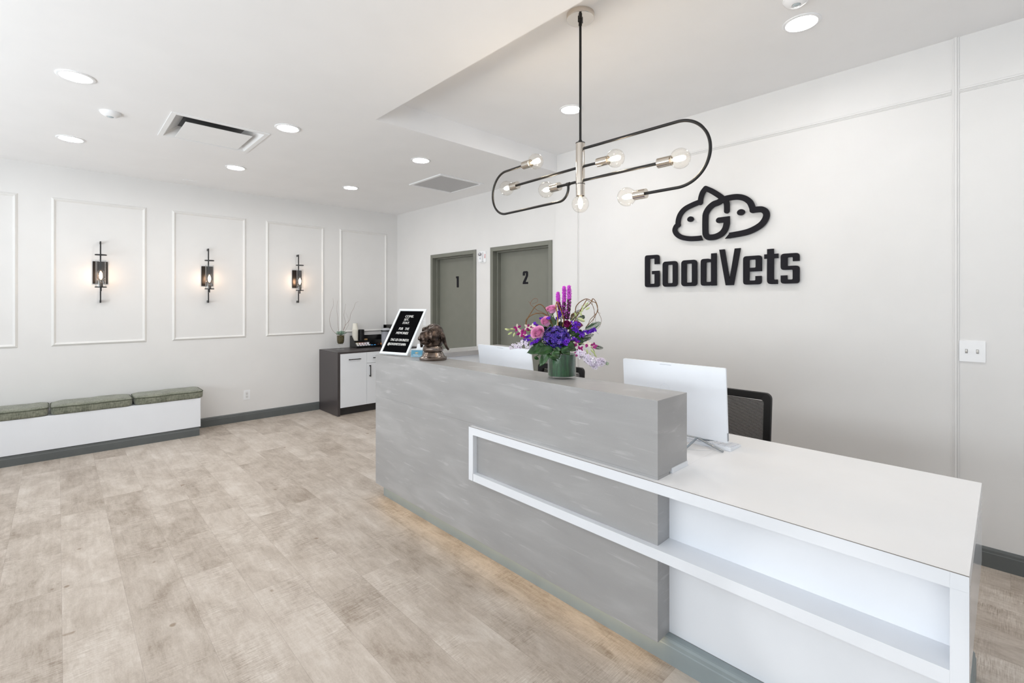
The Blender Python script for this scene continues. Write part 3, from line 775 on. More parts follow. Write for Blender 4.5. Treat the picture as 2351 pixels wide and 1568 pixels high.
def stroke(g, pts, w, capA=False, capB=False):
    global LAY
    LAY += .012
    e_ = 1 + LAY
    k = len(pts) * 2; o = offs(pts, w)
    n = len(pts)
    vs = [wl(p[0], p[1], 0) for p in o] + [wl(p[0], p[1], e_) for p in o]; fs = []
    for i in range(n - 1):
        a, b, c, d = i, i + 1, k - 2 - i, k - 1 - i
        fs += [(a, b, c, d), (k + a, k + d, k + c, k + b)]
    for i in range(k): fs.append((i, (i + 1) % k, k + (i + 1) % k, k + i))
    g.add(vs, fs)
    for cap, p in ((capA, pts[0]), (capB, pts[-1])):
        if cap: LAY += .012; disc(g, p[0], p[1], w / 2, w / 2, e=1 + LAY)
LAY = 0.0
def disc(g, u, v, ru, rv, n=28, e=1.0):
    g.prism([(u + ru * math.cos(2 * PI * i / n), v + rv * math.sin(2 * PI * i / n)) for i in range(n)], [], wl, 0, e)
logo = thing('wall_logo', 'black cat and dog outline logo above the wall lettering', 'sign', (XW, 1.56, 2.2), group='black logo sign on the wall')
ear = c2([(1.201, 2.305), (1.255, 2.322)], 3)[:-1] + [(1.262, 2.324)] + [(1.275, 2.334)]
g = G()
cat1 = c2([(1.276, 2.026), (1.24, 2.0255), (1.173, 2.030), (1.105, 2.049), (1.063, 2.079), (1.0455, 2.113), (1.056, 2.144), (1.076, 2.156)], 5)
cat2 = c2([(1.073, 2.160), (1.078, 2.203), (1.097, 2.247), (1.136, 2.283), (1.201, 2.307), (1.262, 2.322)], 5)
cat3 = c2([(1.267, 2.316), (1.273, 2.358), (1.288, 2.398), (1.312, 2.424)], 5)
cat4 = c2([(1.312, 2.424), (1.36, 2.395), (1.407, 2.359), (1.445, 2.325), (1.468, 2.300), (1.4795, 2.272), (1.4805, 2.218)], 5)
W1 = .041
g.prism([(1.274, 2.046), (1.272, 2.006), (1.289, 2.005)], [], wl, 0, 1)
for p, a, b in ((cat1, 0, 1), (cat2, 1, 1), (cat3, 1, 1), (cat4, 1, 1)): stroke(g, p, W1, a, b)
g.part('cat_outline', M_SIGN, logo)
g = G()
stroke(g, c2([(1.448, 2.315), (1.415, 2.296), (1.375, 2.286), (1.338, 2.259), (1.315, 2.222), (1.3095, 2.18), (1.3095, 2.075), (1.314, 2.048), (1.331, 2.028), (1.355, 2.0225), (1.395, 2.025), (1.438, 2.043), (1.466, 2.075), (1.4785, 2.115), (1.4795, 2.153)], 5), .046, 1, 0)
stroke(g, [(1.419, 2.152), (1.5025, 2.152)], .044, 1, 0)
g.part('letter_g', M_SIGN, logo)
g = G()
stroke(g, c2([(1.450, 2.312), (1.485, 2.3175), (1.555, 2.3165), (1.61, 2.298), (1.650, 2.264), (1.668, 2.224), (1.6735, 2.201)], 5), .043, 1, 1)
stroke(g, c2([(1.6735, 2.197), (1.706, 2.1975), (1.738, 2.193), (1.762, 2.174), (1.7695, 2.146), (1.758, 2.112), (1.729, 2.078), (1.675, 2.049), (1.61, 2.032), (1.50, 2.0225)], 5), .044, 1, 0)
g.prism([(1.506, 2.0445), (1.466, 2.0005), (1.51, 2.0005)], [], wl, 0, 1)
g.part('dog_outline', M_SIGN, logo)
g = G(); disc(g, 1.184, 2.191, .027, .0225); g.part('eye', M_SIGN, logo)
g = G(); disc(g, 1.587, 2.193, .029, .0235); g.part('eye', M_SIGN, logo)
let = thing('wall_lettering', 'black dimensional letters reading GoodVets on the wall', 'sign', (XW, 1.63, 1.78), group='black logo sign on the wall')
def ch(pts, c):   # chamfer-round given corner indices with radius c
    out = []
    n = len(pts)
    for i, p in enumerate(pts):
        r = c.get(i, 0)
        if not r: out.append(p); continue
        a = Vector(pts[i - 1]); b = Vector(pts[(i + 1) % n]); q = Vector(p)
        ua = (a - q).normalized() * r; ub = (b - q).normalized() * r
        for k in range(5):
            t = k / 4; v = (q + ua) * (1 - t) ** 2 + q * 2 * t * (1 - t) + (q + ub) * t * t; out.append(tuple(v))
    return out
def letter(outer, holes=()):
    G().prism(outer, holes, wl, 0, 1).part('letter', M_SIGN, let, bevel=.0008)
R_ = .024; r_ = .007
letter(ch([(.762, 1.919), (.762, 1.635), (.902, 1.635), (.902, 1.777), (.832, 1.777), (.832, 1.748), (.857, 1.748), (.857, 1.664), (.808, 1.664), (.808, 1.886), (.857, 1.886), (.857, 1.835), (.902, 1.835), (.902, 1.917)],
          {0: R_, 1: R_, 2: R_, 7: r_, 8: r_, 9: r_, 10: r_, 13: R_}))
def oo(a, b, z0, z1):
    letter(rrect(a, z0, b, z1, R_ + .002), [rrect(a + .044, z0 + .03, b - .043, z1 - .03, r_)])
oo(.934, 1.070, 1.635, 1.852); oo(1.105, 1.240, 1.635, 1.852)
letter(ch([(1.272, 1.853), (1.336, 1.853), (1.357, 1.845), (1.357, 1.893), (1.400, 1.893), (1.400, 1.634), (1.357, 1.634), (1.357, 1.642), (1.345, 1.635), (1.272, 1.635)], {0: R_, 9: R_, 1: .01}),
       [rrect(1.315, 1.665, 1.356, 1.824, r_)])
letter([(1.422, 1.918), (1.464, 1.918), (1.502, 1.679), (1.541, 1.918), (1.585, 1.918), (1.533, 1.634), (1.472, 1.634)])
letter(ch([(1.604, 1.852), (1.604, 1.635), (1.735, 1.635), (1.735, 1.698), (1.692, 1.698), (1.692, 1.665), (1.648, 1.665), (1.648, 1.733), (1.737, 1.733), (1.737, 1.852)], {0: R_, 1: R_, 2: R_, 5: r_, 6: r_, 9: R_}),
       [rrect(1.648, 1.762, 1.694, 1.823, r_)])
letter(ch([(1.774, 1.894), (1.819, 1.894), (1.819, 1.856), (1.849, 1.856), (1.849, 1.823), (1.819, 1.823), (1.819, 1.667), (1.845, 1.667), (1.845, 1.634), (1.773, 1.634), (1.774, 1.823), (1.754, 1.823), (1.754, 1.856), (1.774, 1.856)], {6: r_, 9: .03}))
letter(ch([(1.865, 1.852), (1.865, 1.734), (1.943, 1.734), (1.943, 1.664), (1.908, 1.664), (1.908, 1.695), (1.865, 1.695), (1.865, 1.635), (1.986, 1.635), (1.986, 1.762), (1.909, 1.762), (1.909, 1.824), (1.944, 1.824), (1.944, 1.794), (1.986, 1.794), (1.986, 1.852)],
          {0: R_, 1: R_, 2: r_, 3: r_, 4: r_, 7: R_, 8: R_, 9: R_, 10: r_, 11: r_, 12: r_, 15: R_}))
g = G()
for (u, v) in ((1.1, 2.06), (1.31, 2.12), (1.68, 2.05), (1.47, 2.30), (1.2, 2.305), (1.7, 2.2)):
    G().cyl((XW, 3 - u, v), (XW - .017, 3 - u, v), .004, n=8).part('standoff', M_SIGN, logo)
g = G()
for u in (.785, .957, 1.127, 1.295, 1.38, 1.50, 1.625, 1.795, 1.96):
    for v in (1.65, 1.7) if u == 1.50 else (1.65,): G().cyl((XW, 3 - u, v), (XW - .017, 3 - u, v), .004, n=8).part('standoff', M_SIGN, let)
# ================================================================== OFFICE CHAIRS BEHIND THE DESK
M_CH = mat('chair_black', (20, 19, 20), .55, var=.06)
M_MESHC = mat('mesh_black', (26, 24, 25), .7, var=.08)
def chair(loc, rz, lab):
    t = thing('office_chair', lab, 'chair', loc, rz, 'black mesh office chairs behind the desk')
    # local: sitter faces -x, backrest at +x, origin on the floor under the back
    def bk(u, v, d): return (.0 + d - .05 * (1 - (u / .25) ** 2) * 0 + .10 * (.97 - v) * -.18 + (u / .25) ** 2 * -.03, u, v)
    zt = .955
    outer = rrect(-.25, .50, .25, zt, .035, 6); n = len(outer)
    outer = [(u * (1 - .10 * (zt - v)), v) for u, v in outer]
    inner = [(u * (1 - .10 * (zt - v)), v) for u, v in rrect(-.205, .545, .205, zt - .045, .018, 6)]
    # subdivide so the frame can curve
    g = G()
    vs = []
    for d in (-.014, .014):
        for lp in (outer, inner):
            for (u, v) in lp: vs.append(bk(u, v, d))
    fs = []
    for j in range(n):
        k = (j + 1) % n
        fs += [(j, k, n + k, n + j), (2 * n + j, 3 * n + j, 3 * n + k, 2 * n + k), (j, 2 * n + j, 2 * n + k, k), (n + j, n + k, 3 * n + k, 3 * n + j)]
    g.add(vs, fs, 0, False); g.part('back_frame', M_CH, t, world=False, bevel=.004)
    g = G(); z = .552
    while z < zt - .048:
        w = .207 * (1 - .10 * (zt - z)); pts = [(-w + 2 * w * i / 8) for i in range(9)]
        for i in range(8):
            a = bk(pts[i], z, 0); b = bk(pts[i + 1], z, 0); h = .0027
            g.add([(a[0], a[1], a[2] - h), (b[0], b[1], b[2] - h), (b[0], b[1], b[2] + h), (a[0], a[1], a[2] + h),
                   (a[0] + .002, a[1], a[2] - h), (b[0] + .002, b[1], b[2] - h), (b[0] + .002, b[1], b[2] + h), (a[0] + .002, a[1], a[2] + h)],
                  [(0, 1, 2, 3), (7, 6, 5, 4), (3, 2, 6, 7), (0, 4, 5, 1)])
        z += .0074
    o = g.part('back_mesh', M_MESHC, t, world=False)
    g = G().tube(catmull([(0, 0, .54), (.03, 0, .46), (.0, 0, .40), (-.12, 0, .40), (-.2, 0, .41)], 5), .022, 10); g.part('back_support', M_CH, t, world=False)
    def s(u, v, d): return (u, v, d)
    g = G().grid(lambda a, b: (-.46 + .44 * a, -.24 + .48 * b, .485 + .02 * math.sin(PI * a) ** .4 * math.sin(PI * b) ** .4 - .02 * (1 - a) ** 4), 12, 12)
    g.box(-.455, -.025, -.235, .235, .43, .478); g.part('seat', M_CH, t, world=False)
    for sy in (-1, 1):
        g = G().tube(catmull([(-.2, .2 * sy, .43), (-.2, .275 * sy, .44), (-.2, .285 * sy, .55), (-.2, .28 * sy, .62)], 5), .014, 10)
        g.part('arm_support', M_CH, t, world=False)
        G().rbox(-.32, -.08, sy * .28 - .035, sy * .28 + .035, .62, .645, .03).part('arm_pad', M_CH, t, world=False)
    G().cyl((-.23, 0, .10), (-.23, 0, .43), .026).part('gas_column', M_CH, t, world=False)
    for k in range(5):
        a = 2 * PI * k / 5 + .3; c, s_ = math.cos(a), math.sin(a)
        G().tube([(-.23, 0, .11), (-.23 + c * .16, s_ * .16, .095), (-.23 + c * .29, s_ * .29, .07)], [.024, .018, .013], 10).part('base_leg', M_CH, t, world=False)
        G().cyl((-.23 + c * .29 - s_ * .022, s_ * .29 + c * .022, .026), (-.23 + c * .29 + s_ * .022, s_ * .29 - c * .022, .026), .026, n=18).part('caster', M_CH, t, world=False)
    return t
c1 = chair((3.1, 1.215, 0), 0, 'black mesh office chair behind the right monitor')
c1.scale = (1, 1, 1)
dup(c1, (3.1, 2.61, .013), 0, 'black mesh office chair behind the flower vase and left monitor')

# ================================================================== MONITORS AND KEYBOARD
M_MON = mat('monitor_white', (236, 240, 246), .35, var=.004)
M_SIL = mat('silver_metal', (176, 182, 186), .25, metal=.85)
def monitor(loc, tilt, lab):
    t = thing('monitor', lab, 'monitor', loc, 0, 'white all-in-one monitors on the desk')
    T = Matrix.Rotation(-tilt, 4, 'Y'); w, h = .29, .371
    g = G().prism(rrect(-w, 0, w, h, .008), [], lambda u, v, d: (d, u, v), 0, .011); g.xf(T); g.part('back_cover', M_MON, t, world=False, bevel=.0012)
    g = G().box(.0111, .0125, -w + .006, w - .006, .006, h - .006); g.xf(T); g.part('screen', mat('screen_black', (12, 13, 15), .12), t, world=False)
    g = G().box(-.0012, .006, -.005, .06, h - .013, h - .0095); g.xf(T); g.part('camera_bar', mat('monitor_grey', (206, 211, 218), .4), t, world=False)
    g = G(); R = .026
    g.tube([(-.0003, .035 + R * math.cos(2 * PI * i / 32), .23 + R * math.sin(2 * PI * i / 32)) for i in range(32)], .0005, 5, closed=True)
    g.xf(T); g.part('round_logo', mat('logo_faint', (222, 226, 233), .4), t, world=False)
    g = G().box(-.001, .0105, -w - .0012, -w + .002, .01, .05); g.xf(T); g.part('side_ports', mat('port_grey', (150, 152, 158), .5), t, world=False)
    # wire stand: hinge bar with two splayed V legs
    zf = .77 - loc[2] + .0005
    g = G().cyl((0, -.15, -.004), (0, .15, -.004), .004, n=12); g.part('hinge_bar', M_SIL, t, world=False)
    for sy in (-1, 1):
        y0 = sy * .135
        for (dx, dy) in ((-.045, sy * .15), (-.125, sy * .0), (.10, sy * .08)):
            L_ = Vector((dx, dy, 0))
            g = G(); a = Vector((0, y0, -.004)); b = Vector((dx, y0 + dy, zf + .006))
            g.tube([a, a.lerp(b, .5), b], [.0045, .006, .0055], 10)
            g.part('stand_leg', M_SIL, t, world=False)
    return t
m2 = monitor((2.373, 1.235, .808), math.atan(.027 / .371), 'large white monitor seen from behind, beside the grey counter end')
m1 = monitor((2.455, 2.61, .800), math.radians(8), 'white monitor seen from behind, left of the flower vase')
k = thing('keyboard', 'white keyboard on the worktop under the right monitor', 'keyboard', (2.43, 1.15, .77))
G().add([(2.37, .93, .770), (2.50, .93, .770), (2.50, 1.37, .770), (2.37, 1.37, .770), (2.37, .93, .788), (2.50, .93, .779), (2.50, 1.37, .779), (2.37, 1.37, .788)],
        [(0, 1, 2, 3), (7, 6, 5, 4), (0, 4, 5, 1), (2, 6, 7, 3), (0, 3, 7, 4), (1, 5, 6, 2)]).part('body', M_MON, k, bevel=.002)
g = G()
for r in range(5):
    for c in range(14):
        x = 2.379 + r * .0235; y = .938 + c * .0305; z = .788 - (x - 2.37) * .07
        g.box(x, x + .019, y, y + .026, z - .002, z + .003)
o = g.part('keys', mat('keys_white', (228, 230, 236), .45), k, bevel=0); o['kind'] = 'stuff'
g = G().tube(catmull([(2.33, 1.42, .7725), (2.25, 1.25, .7725), (2.24, 1.12, .7725), (2.30, 1.03, .7725), (2.345, 1.02, .7725), (2.36, 1.10, .7725), (2.33, 1.20, .7725), (2.36, 1.34, .7725)], 8), .0018, 6)
g.solo('cable', M_WPL, 'thin white cable looping on the worktop under the right monitor', 'cable', (2.30, 1.2, .7708))

# ================================================================== LETTER BOARD
S0 = Vector((1.7813, 3.3249, 1.108)); U_ = Vector((.28820388, -.95756907, 0)); V_ = Vector((.52634792, .15841731, .83538124)); N_ = U_.cross(V_)
lb = thing('letter_board', 'white framed black letter board leaning on the far end of the counter', 'sign', (1.82, 3.19, 1.0965))
def bd(u, v, d): return S0 + U_ * u + V_ * v + N_ * d
g = G()
W_, H_ = .279, .404
for (a, b, c, d) in ((0, W_, 0, .018), (0, W_, H_ - .018, H_), (0, .019, .018, H_ - .018), (W_ - .019, W_, .018, H_ - .018)):
    g.prism([(a, c), (b, c), (b, d), (a, d)], [], bd, -.008, .004)
g.part('frame', mat('board_frame_white', (226, 231, 234), .4), lb, bevel=.0015)
g = G().prism([(.018, .017), (W_ - .018, .017), (W_ - .018, H_ - .017), (.018, H_ - .017)], [], bd, -.008, -.002)
v = .02
M_FELT = mat('felt_black', (12, 12, 14), .98, var=.15, scale=80, spec=.05)
while v < H_ - .02:
    g.prism([(.0185, v), (W_ - .0185, v), (W_ - .0185, v + .0035), (.0185, v + .0035)], [], bd, -.002, -.0004); v += .0058
g.part('felt_panel', M_FELT, lb, label='black grooved felt panel')
M_LET = mat('letter_white', (238, 238, 236), .5)
def board_text(txt, u0, u1, v0, h):
    # fit width between u0 and u1
    def mk(sx): return text_mesh(txt, h / .70, lambda x, y, z: (x, y, z), None, 't', sx=1.0)
    g0 = mk(1); xs = [p.x for p in g0.v]; k = (u1 - u0) / (max(xs) - min(xs)); x0 = min(xs)
    g0.v = [bd(u0 + (p.x - x0) * k, v0 + p.y, .0006 + p.z) for p in g0.v]
    # embolden with a second offset copy
    n = len(g0.v); off = U_ * .0009
    g0.add([p + off for p in g0.v[:n]], list(g0.f))
    g0.part('letter_row', M_LET, lb, label='white letters ' + txt)
board_text('COME.', .094, .180, .326, .0215)
board_text('SIT.', .096, .146, .2965, .0205)
board_text('STAY.', .095, .164, .2665, .0205)
board_text('FUR', .084, .126, .2135, .0215)
board_text('THE', .145, .186, .2135, .0215)
board_text('MEMORIES', .076, .195, .176, .0205)
board_text('TAG US ON INSTA', .047, .231, .1145, .0215)
board_text('@GOODVETSTAMPA', .040, .221, .0775, .0205)
# acrylic easel under and behind the board
es = thing('acrylic_easel', 'clear acrylic easel holding the black letter board', 'stand', (1.86, 3.2, 1.0965))
for u in (.085, .19):
    hb = Vector((N_.x, N_.y, 0)).normalized()      # horizontal direction towards the viewer
    def ez(a_, b_, t_): return S0 + U_ * (u + a_) + hb * b_ + Vector((0, 0, t_))
    prof = [(-.13, -.0112), (.026, -.0112), (.026, .016), (.022, .016), (.022, -.0078), (-.126, -.0078)]
    G().prism(prof, [], lambda p, q, d: ez(d, p, q), -.006, .006).part('support', M_ACR, es)
    g = G().prism([(-.13, -.0078), (-.126, -.0078), (-.150, .20), (-.154, .20)], [], lambda p, q, d: ez(d, p + .0, q), -.006, .006)
    g.part('back_strut', M_ACR, es)


# ================================================================== BUSINESS CARDS
ch_ = thing('business_card_holder', 'clear acrylic holder with blue business cards between letter board and dog', 'card holder', (1.90, 2.985, 1.0965))
c0 = Vector((1.862, 3.014, 1.0985)); cu = Vector((1.912, 2.946, 1.0985)) - c0; cl = cu.length; cu.normalize(); cn = Vector((cu.y, -cu.x, 0))
if cn.x > 0: cn = -cn
cb = -cn
def cd(u, v, d): return c0 + cu * u + Vector((0, 0, v)) + cb * (d + v * .28)
G().prism([(0, .002), (cl, .002), (cl, .050), (0, .050)], [], cd, .004, .011).part('card_stack', mat('card_blue', (78, 144, 172), .4), ch_, label='stack of blue cards with a small gold logo')
g = text_mesh('GoodVets', .0095, lambda x, y, z: cd(.018 + x * .95, .0145 + y, .0036 - z), None, 'x', depth=.0003); g.part('card_lettering', M_LET, ch_)
g = G(); mc = (cl / 2, .030)
def arcs(cx, cy, r, a0, a1, w=.0014, n=12):
    g.tube([cd(cx + r * math.cos(a0 + (a1 - a0) * i / n), cy + r * .8 * math.sin(a0 + (a1 - a0) * i / n), .0034) for i in range(n + 1)], w, 5)
arcs(mc[0] - .005, mc[1], .0062, .2, PI); arcs(mc[0] + .005, mc[1] + .001, .0065, 0, PI * .9); arcs(mc[0], mc[1], .004, .3, 5.4); g.tube([cd(mc[0] - .012, mc[1] - .003, .0034), cd(mc[0] + .012, mc[1] - .003, .0034)], .0012, 5)
g.part('card_logo', mat('logo_gold', (222, 196, 128), .5), ch_)
g = G().box(-.001, .001, 0, 1, 0, 1); g = G()
g.prism([(-.003, 0), (cl + .003, 0), (cl + .003, .020), (-.003, .020)], [], cd, .0005, .0024).prism([(-.003, 0), (cl + .003, 0), (cl + .003, .062), (-.003, .062)], [], cd, .0125, .0145)
g.prism([(-.003, 0), (cl + .003, 0), (cl + .003, .003), (-.003, .003)], [], cd, 0, .045)
g.part('holder', M_ACR, ch_)
def cd2(u, v, d): return c0 + cu * u + Vector((0, 0, v + .0015)) + cb * (.052 + d + v * .12)
g = G().prism([(.006, 0), (cl + .01, 0), (cl - .004, .055), (cl - .010, .092), (.030, .092), (.022, .055)], [], cd2, 0, .006)
g.solo('tent_card', M_WPL, 'small white folded card standing behind the blue business cards', 'card', tuple(c0 + cb * .055 + cu * .04))

# ================================================================== BRONZE DOG BUST
M_BRZ = mat('bronze', (104, 90, 82), .30, metal=.9, lo=(38, 30, 26), scale=34, bump=.7, bscale=130)
M_BRZP = mat('bronze_polished', (142, 132, 126), .22, metal=.92, lo=(96, 84, 76), scale=18)
dog = thing('dog_bust', 'bronze dog head bust on a round pedestal on the grey counter', 'statue', (1.909, 2.794, 1.0965), math.radians(192))
G().lathe([(0, 0), (.094, 0), (.0965, .004), (.0965, .017), (.093, .021), (.088, .0215)], 56).part('base', M_BRZP, dog, world=False)
G().lathe([(.088, .0215), (.083, .024), (.076, .036), (.070, .048), (.0645, .057), (.062, .060), (.0, .062)], 56, sharp=False).part('pedestal', M_BRZP, dog, world=False)
import numpy as np
from mathutils import noise as _nz
def sd_ell(P, c, r):
    q = P - np.array(c); r = np.array(r)
    k0 = np.linalg.norm(q / r, axis=1); k1 = np.linalg.norm(q / (r * r), axis=1)
    return k0 * (k0 - 1) / np.maximum(k1, 1e-9)
def smin(a, b, k):
    h = np.clip(.5 + .5 * (b - a) / k, 0, 1); return b * (1 - h) + a * h - k * h * (1 - h)
ADD = [((-.005, 0, .190), (.070, .067, .062), .01), ((-.018, 0, .135), (.060, .060, .060), .02), ((.012, 0, .118), (.056, .056, .045), .02),
       ((.044, .034, .217), (.024, .020, .013), .014), ((.044, -.034, .217), (.024, .020, .013), .014),
       ((.040, .040, .165), (.038, .028, .036), .015), ((.040, -.040, .165), (.038, .028, .036), .015),
       ((.074, 0, .187), (.042, .027, .021), .012), ((.086, 0, .168), (.037, .036, .026), .012),
       ((.097, .020, .154), (.027, .019, .022), .006), ((.097, -.020, .154), (.027, .019, .022), .006), ((.078, 0, .128), (.040, .031, .019), .006)]
SUB = [((.080, .050, .2085), (.017, .013, .0115), .006), ((.080, -.050, .2085), (.017, .013, .0115), .006), ((.058, 0, .236), (.022, .0045, .014), .006),
       ((.105, 0, .1405), (.042, .060, .0016), .003), ((.128, 0, .163), (.014, .0022, .018), .004)]
def head_sdf(P):
    d = sd_ell(P, *ADD[0][:2])
    for c, r, k in ADD[1:]: d = smin(d, sd_ell(P, c, r), k)
    for c, r, k in SUB: d = -smin(-d, sd_ell(P, c, r), k)
    return d
HC = np.array((.022, 0, .162)); NU, NV = 132, 96
th_ = np.linspace(0.0001, PI - .0001, NV + 1); ph_ = np.linspace(0, 2 * PI, NU, endpoint=False)
TT, PP = np.meshgrid(th_, ph_, indexing='ij')
# polar axis along x so the muzzle tip is finely sampled
D = np.stack([np.cos(TT), np.sin(TT) * np.cos(PP), np.sin(TT) * np.sin(PP)], -1).reshape(-1, 3)
tt = np.full(len(D), .19)
for _ in range(120): tt -= np.clip(head_sdf(HC + D * tt[:, None]), -.004, .02) * .75
pts = HC + D * tt[:, None]
g = G(); vs = []
for q in pts:
    p = Vector(q); d = (p - Vector(HC)).normalized(); w = 0
    if p.z > .218: w = math.sin(p.y * 430 + math.sin(p.x * 60)) * .0012 * min(1, (p.z - .218) * 70)
    if p.z > .095: w += (_nz.noise(p * 95) * .0011 + _nz.noise(p * 230) * .0007) * (1 if p.x < .08 else .35)
    vs.append(p + d * w)
fs = [(i * NU + j, (i + 1) * NU + j, (i + 1) * NU + (j + 1) % NU, i * NU + (j + 1) % NU) for i in range(NV) for j in range(NU)]
g.add(vs, fs, 0, True)
head = g.part('head', M_BRZ, dog, world=False)
from mathutils.bvhtree import BVHTree
bv = BVHTree.FromPolygons([tuple(q) for q in g.v], g.f)
def on_head(frm, to, out=0.0):
    frm, to = Vector(frm), Vector(to); d = (to - frm).normalized(); h = bv.ray_cast(frm, d)
    return (h[0] - d * out, h[1] if h[1].dot(d) < 0 else -h[1]) if h[0] else (to, -d)
def flap(pts, wid, th, name, par, m=M_BRZ):
    """hanging ear: spine points with half widths"""
    g = G(); P = catmull(pts, 5); n = len(P); ring = 12; vs = []
    W = []
    for i in range(n):
        t = i / (n - 1) * (len(wid) - 1); k = min(int(t), len(wid) - 2); W.append(wid[k] + (wid[k + 1] - wid[k]) * (t - k))
    for i in range(n):
        tn = (P[min(i + 1, n - 1)] - P[max(i - 1, 0)]).normalized(); sd = Vector((1, 0, 0)); sd = (sd - tn * sd.dot(tn)).normalized(); nn = tn.cross(sd)
        for j in range(ring):
            a = 2 * PI * j / ring; q = P[i] + sd * W[i] * math.cos(a) + nn * th * (math.sin(a) + .35 * math.cos(a) ** 2)
            q += Vector((_nz.noise(q * 60), _nz.noise(q * 60 + Vector((5, 0, 0))), 0)) * .0025; vs.append(q)
    fs = [(i * ring + j, i * ring + (j + 1) % ring, (i + 1) * ring + (j + 1) % ring, (i + 1) * ring + j) for i in range(n - 1) for j in range(ring)]
    g.add(vs, fs + [tuple(reversed(range(ring))), tuple(range((n - 1) * ring, n * ring))], 0, True)
    return g.part(name, m, par, world=False)
flap([(-.018, .050, .206), (-.024, .064, .182), (-.030, .073, .150), (-.038, .080, .115), (-.047, .087, .088), (-.056, .096, .070)], [.014, .022, .022, .016, .010, .008], .007, 'ear', dog)
flap([(-.004, -.054, .206), (.008, -.070, .182), (.020, -.079, .150), (.028, -.081, .115), (.034, -.080, .085)], [.014, .022, .022, .017, .008], .007, 'ear', dog)
G().lathe([(.066, .060), (.0715, .064), (.0725, .078), (.069, .094), (.060, .100)], 48, sharp=False).part('collar', M_BRZP, dog, world=False)
for sy in (-1, 1):
    pe, ne = on_head((.20, .085 * sy, .215), (.0, .024 * sy, .207)); ne = Vector((.80, .56 * sy, .12)).normalized()
    pe = pe + ne * .001
    G().ell(pe - ne * .0035, (.0066, .0066, .0060), 14, 10).part('eye', mat('bronze_eye', (96, 80, 58), .18, metal=.85), dog, world=False)
    F_e = Matrix.Translation(pe) @ ne.to_track_quat('Z', 'Y').to_matrix().to_4x4()
    G().tube([F_e @ Vector((.0062 * math.cos(a), .0084 * math.sin(a), 0)) for a in [2 * PI * i / 20 for i in range(20)]], .0024, 6, closed=True).part('eyelid', M_BRZ, dog, world=False)
    G().ell(pe + ne * .0022, (.0022, .0022, .0022), 10, 8).part('pupil', mat('dark_hole', (16, 13, 12), .6), dog, world=False)
pn, nn_ = on_head((.25, 0, .195), (0, 0, .184))
G().ell(pn - Vector((.0075, 0, .003)), (.0110, .0160, .0115), 18, 12).part('nose', M_BRZ, dog, world=False)
g = G()
for sy in (-1, 1): g.ell(pn + Vector((.0012, .0078 * sy, -.004)), (.0022, .0030, .0026), 10, 8)
g.part('nostrils', mat('dark_hole', (16, 13, 12), .6), dog, world=False)
# ================================================================== THINGS ON THE COFFEE CABINET
ZQ = .8415
sv = thing('glass_urn', 'small clear glass urn holding a succulent on the coffee cabinet', 'vase', (2.845, 6.42, ZQ))
o = (2.845, 6.42, ZQ)
G().lathe([(0, .001), (.060, .001), (.062, .004), (.050, .010), (.018, .016), (.012, .026), (.012, .042), (.020, .052), (.016, .058), (.030, .072), (.044, .092), (.050, .130), (.052, .190), (.060, .205), (.064, .209)], 32, o, sharp=False).part('glass', M_CLEAR, sv)
G().lathe([(0, .078), (.030, .082), (.041, .096), (.047, .130), (.049, .196), (.0, .200)], 28, o, sharp=False).part('moss_filling', mat('moss_brown', (96, 88, 52), .9, lo=(52, 46, 26), scale=60, bump=.6, bscale=90), sv, label='brown moss inside the glass')
g = G()
for sx in (-1, 1): g.tube(catmull([(o[0] + .044 * sx, o[1], ZQ + .10), (o[0] + .066 * sx, o[1], ZQ + .112), (o[0] + .070 * sx, o[1], ZQ + .092), (o[0] + .050 * sx, o[1], ZQ + .078), (o[0] + .030 * sx, o[1], ZQ + .072)], 5), .004, 8)
g.part('handles', M_CLEAR, sv)
sc = thing('succulent', 'pale green rosette succulent in the small glass urn', 'plant', (o[0], o[1], ZQ + .2))
M_SUC = mat('succulent_green', (168, 192, 176), .5, lo=(128, 156, 136), scale=30)
rnd = random.Random(3)
for ringi, (n, tilt, ln) in enumerate(((9, .25, .085), (8, .6, .075), (7, .95, .06), (5, 1.25, .045))):
    for k in range(n):
        a = 2 * PI * (k + .5 * ringi) / n + rnd.uniform(-.1, .1); ln2 = ln * rnd.uniform(.9, 1.1)
        d = Vector((math.cos(a) * math.cos(tilt), math.sin(a) * math.cos(tilt), math.sin(tilt))); s_ = Vector((-math.sin(a), math.cos(a), 0)); up = s_.cross(d) * -1
        c = Vector((o[0], o[1], ZQ + .205))
        def lf(u, v): w = math.sin(PI * min(1, u * .93 + .03)) ** .7 * (1 - .25 * u) * .019; return c + d * ln2 * u + s_ * w * (2 * v - 1) + up * (.006 * (1 - (2 * v - 1) ** 2) * -1 + .012 * u * u)
        g = G().grid(lf, 7, 4)
        g.part('leaf', M_SUC, sc)
M_TWIG = mat('twig_brown', (134, 108, 96), .7)
def twig(par, pts, r, name='twig', m=None):
    P = catmull(pts, 6); n = len(P); G().tube(P, [r * (1 - .65 * i / (n - 1)) for i in range(n)], 6).part(name, m or M_TWIG, par)
def cq(px, pz, y=6.40): return (px, y, pz)
twig(sc, [cq(2.79, 1.05), cq(2.715, 1.13), cq(2.690, 1.25, 6.42), cq(2.700, 1.37), cq(2.735, 1.46), cq(2.73, 1.56)], .0022)
twig(sc, [cq(2.82, 1.05), cq(2.800, 1.18), cq(2.795, 1.30), cq(2.782, 1.41), cq(2.795, 1.53)], .0020)
twig(sc, [cq(2.85, 1.05), cq(2.895, 1.15), cq(2.905, 1.23), cq(2.885, 1.32), cq(2.90, 1.40), cq(2.91, 1.48)], .0022)
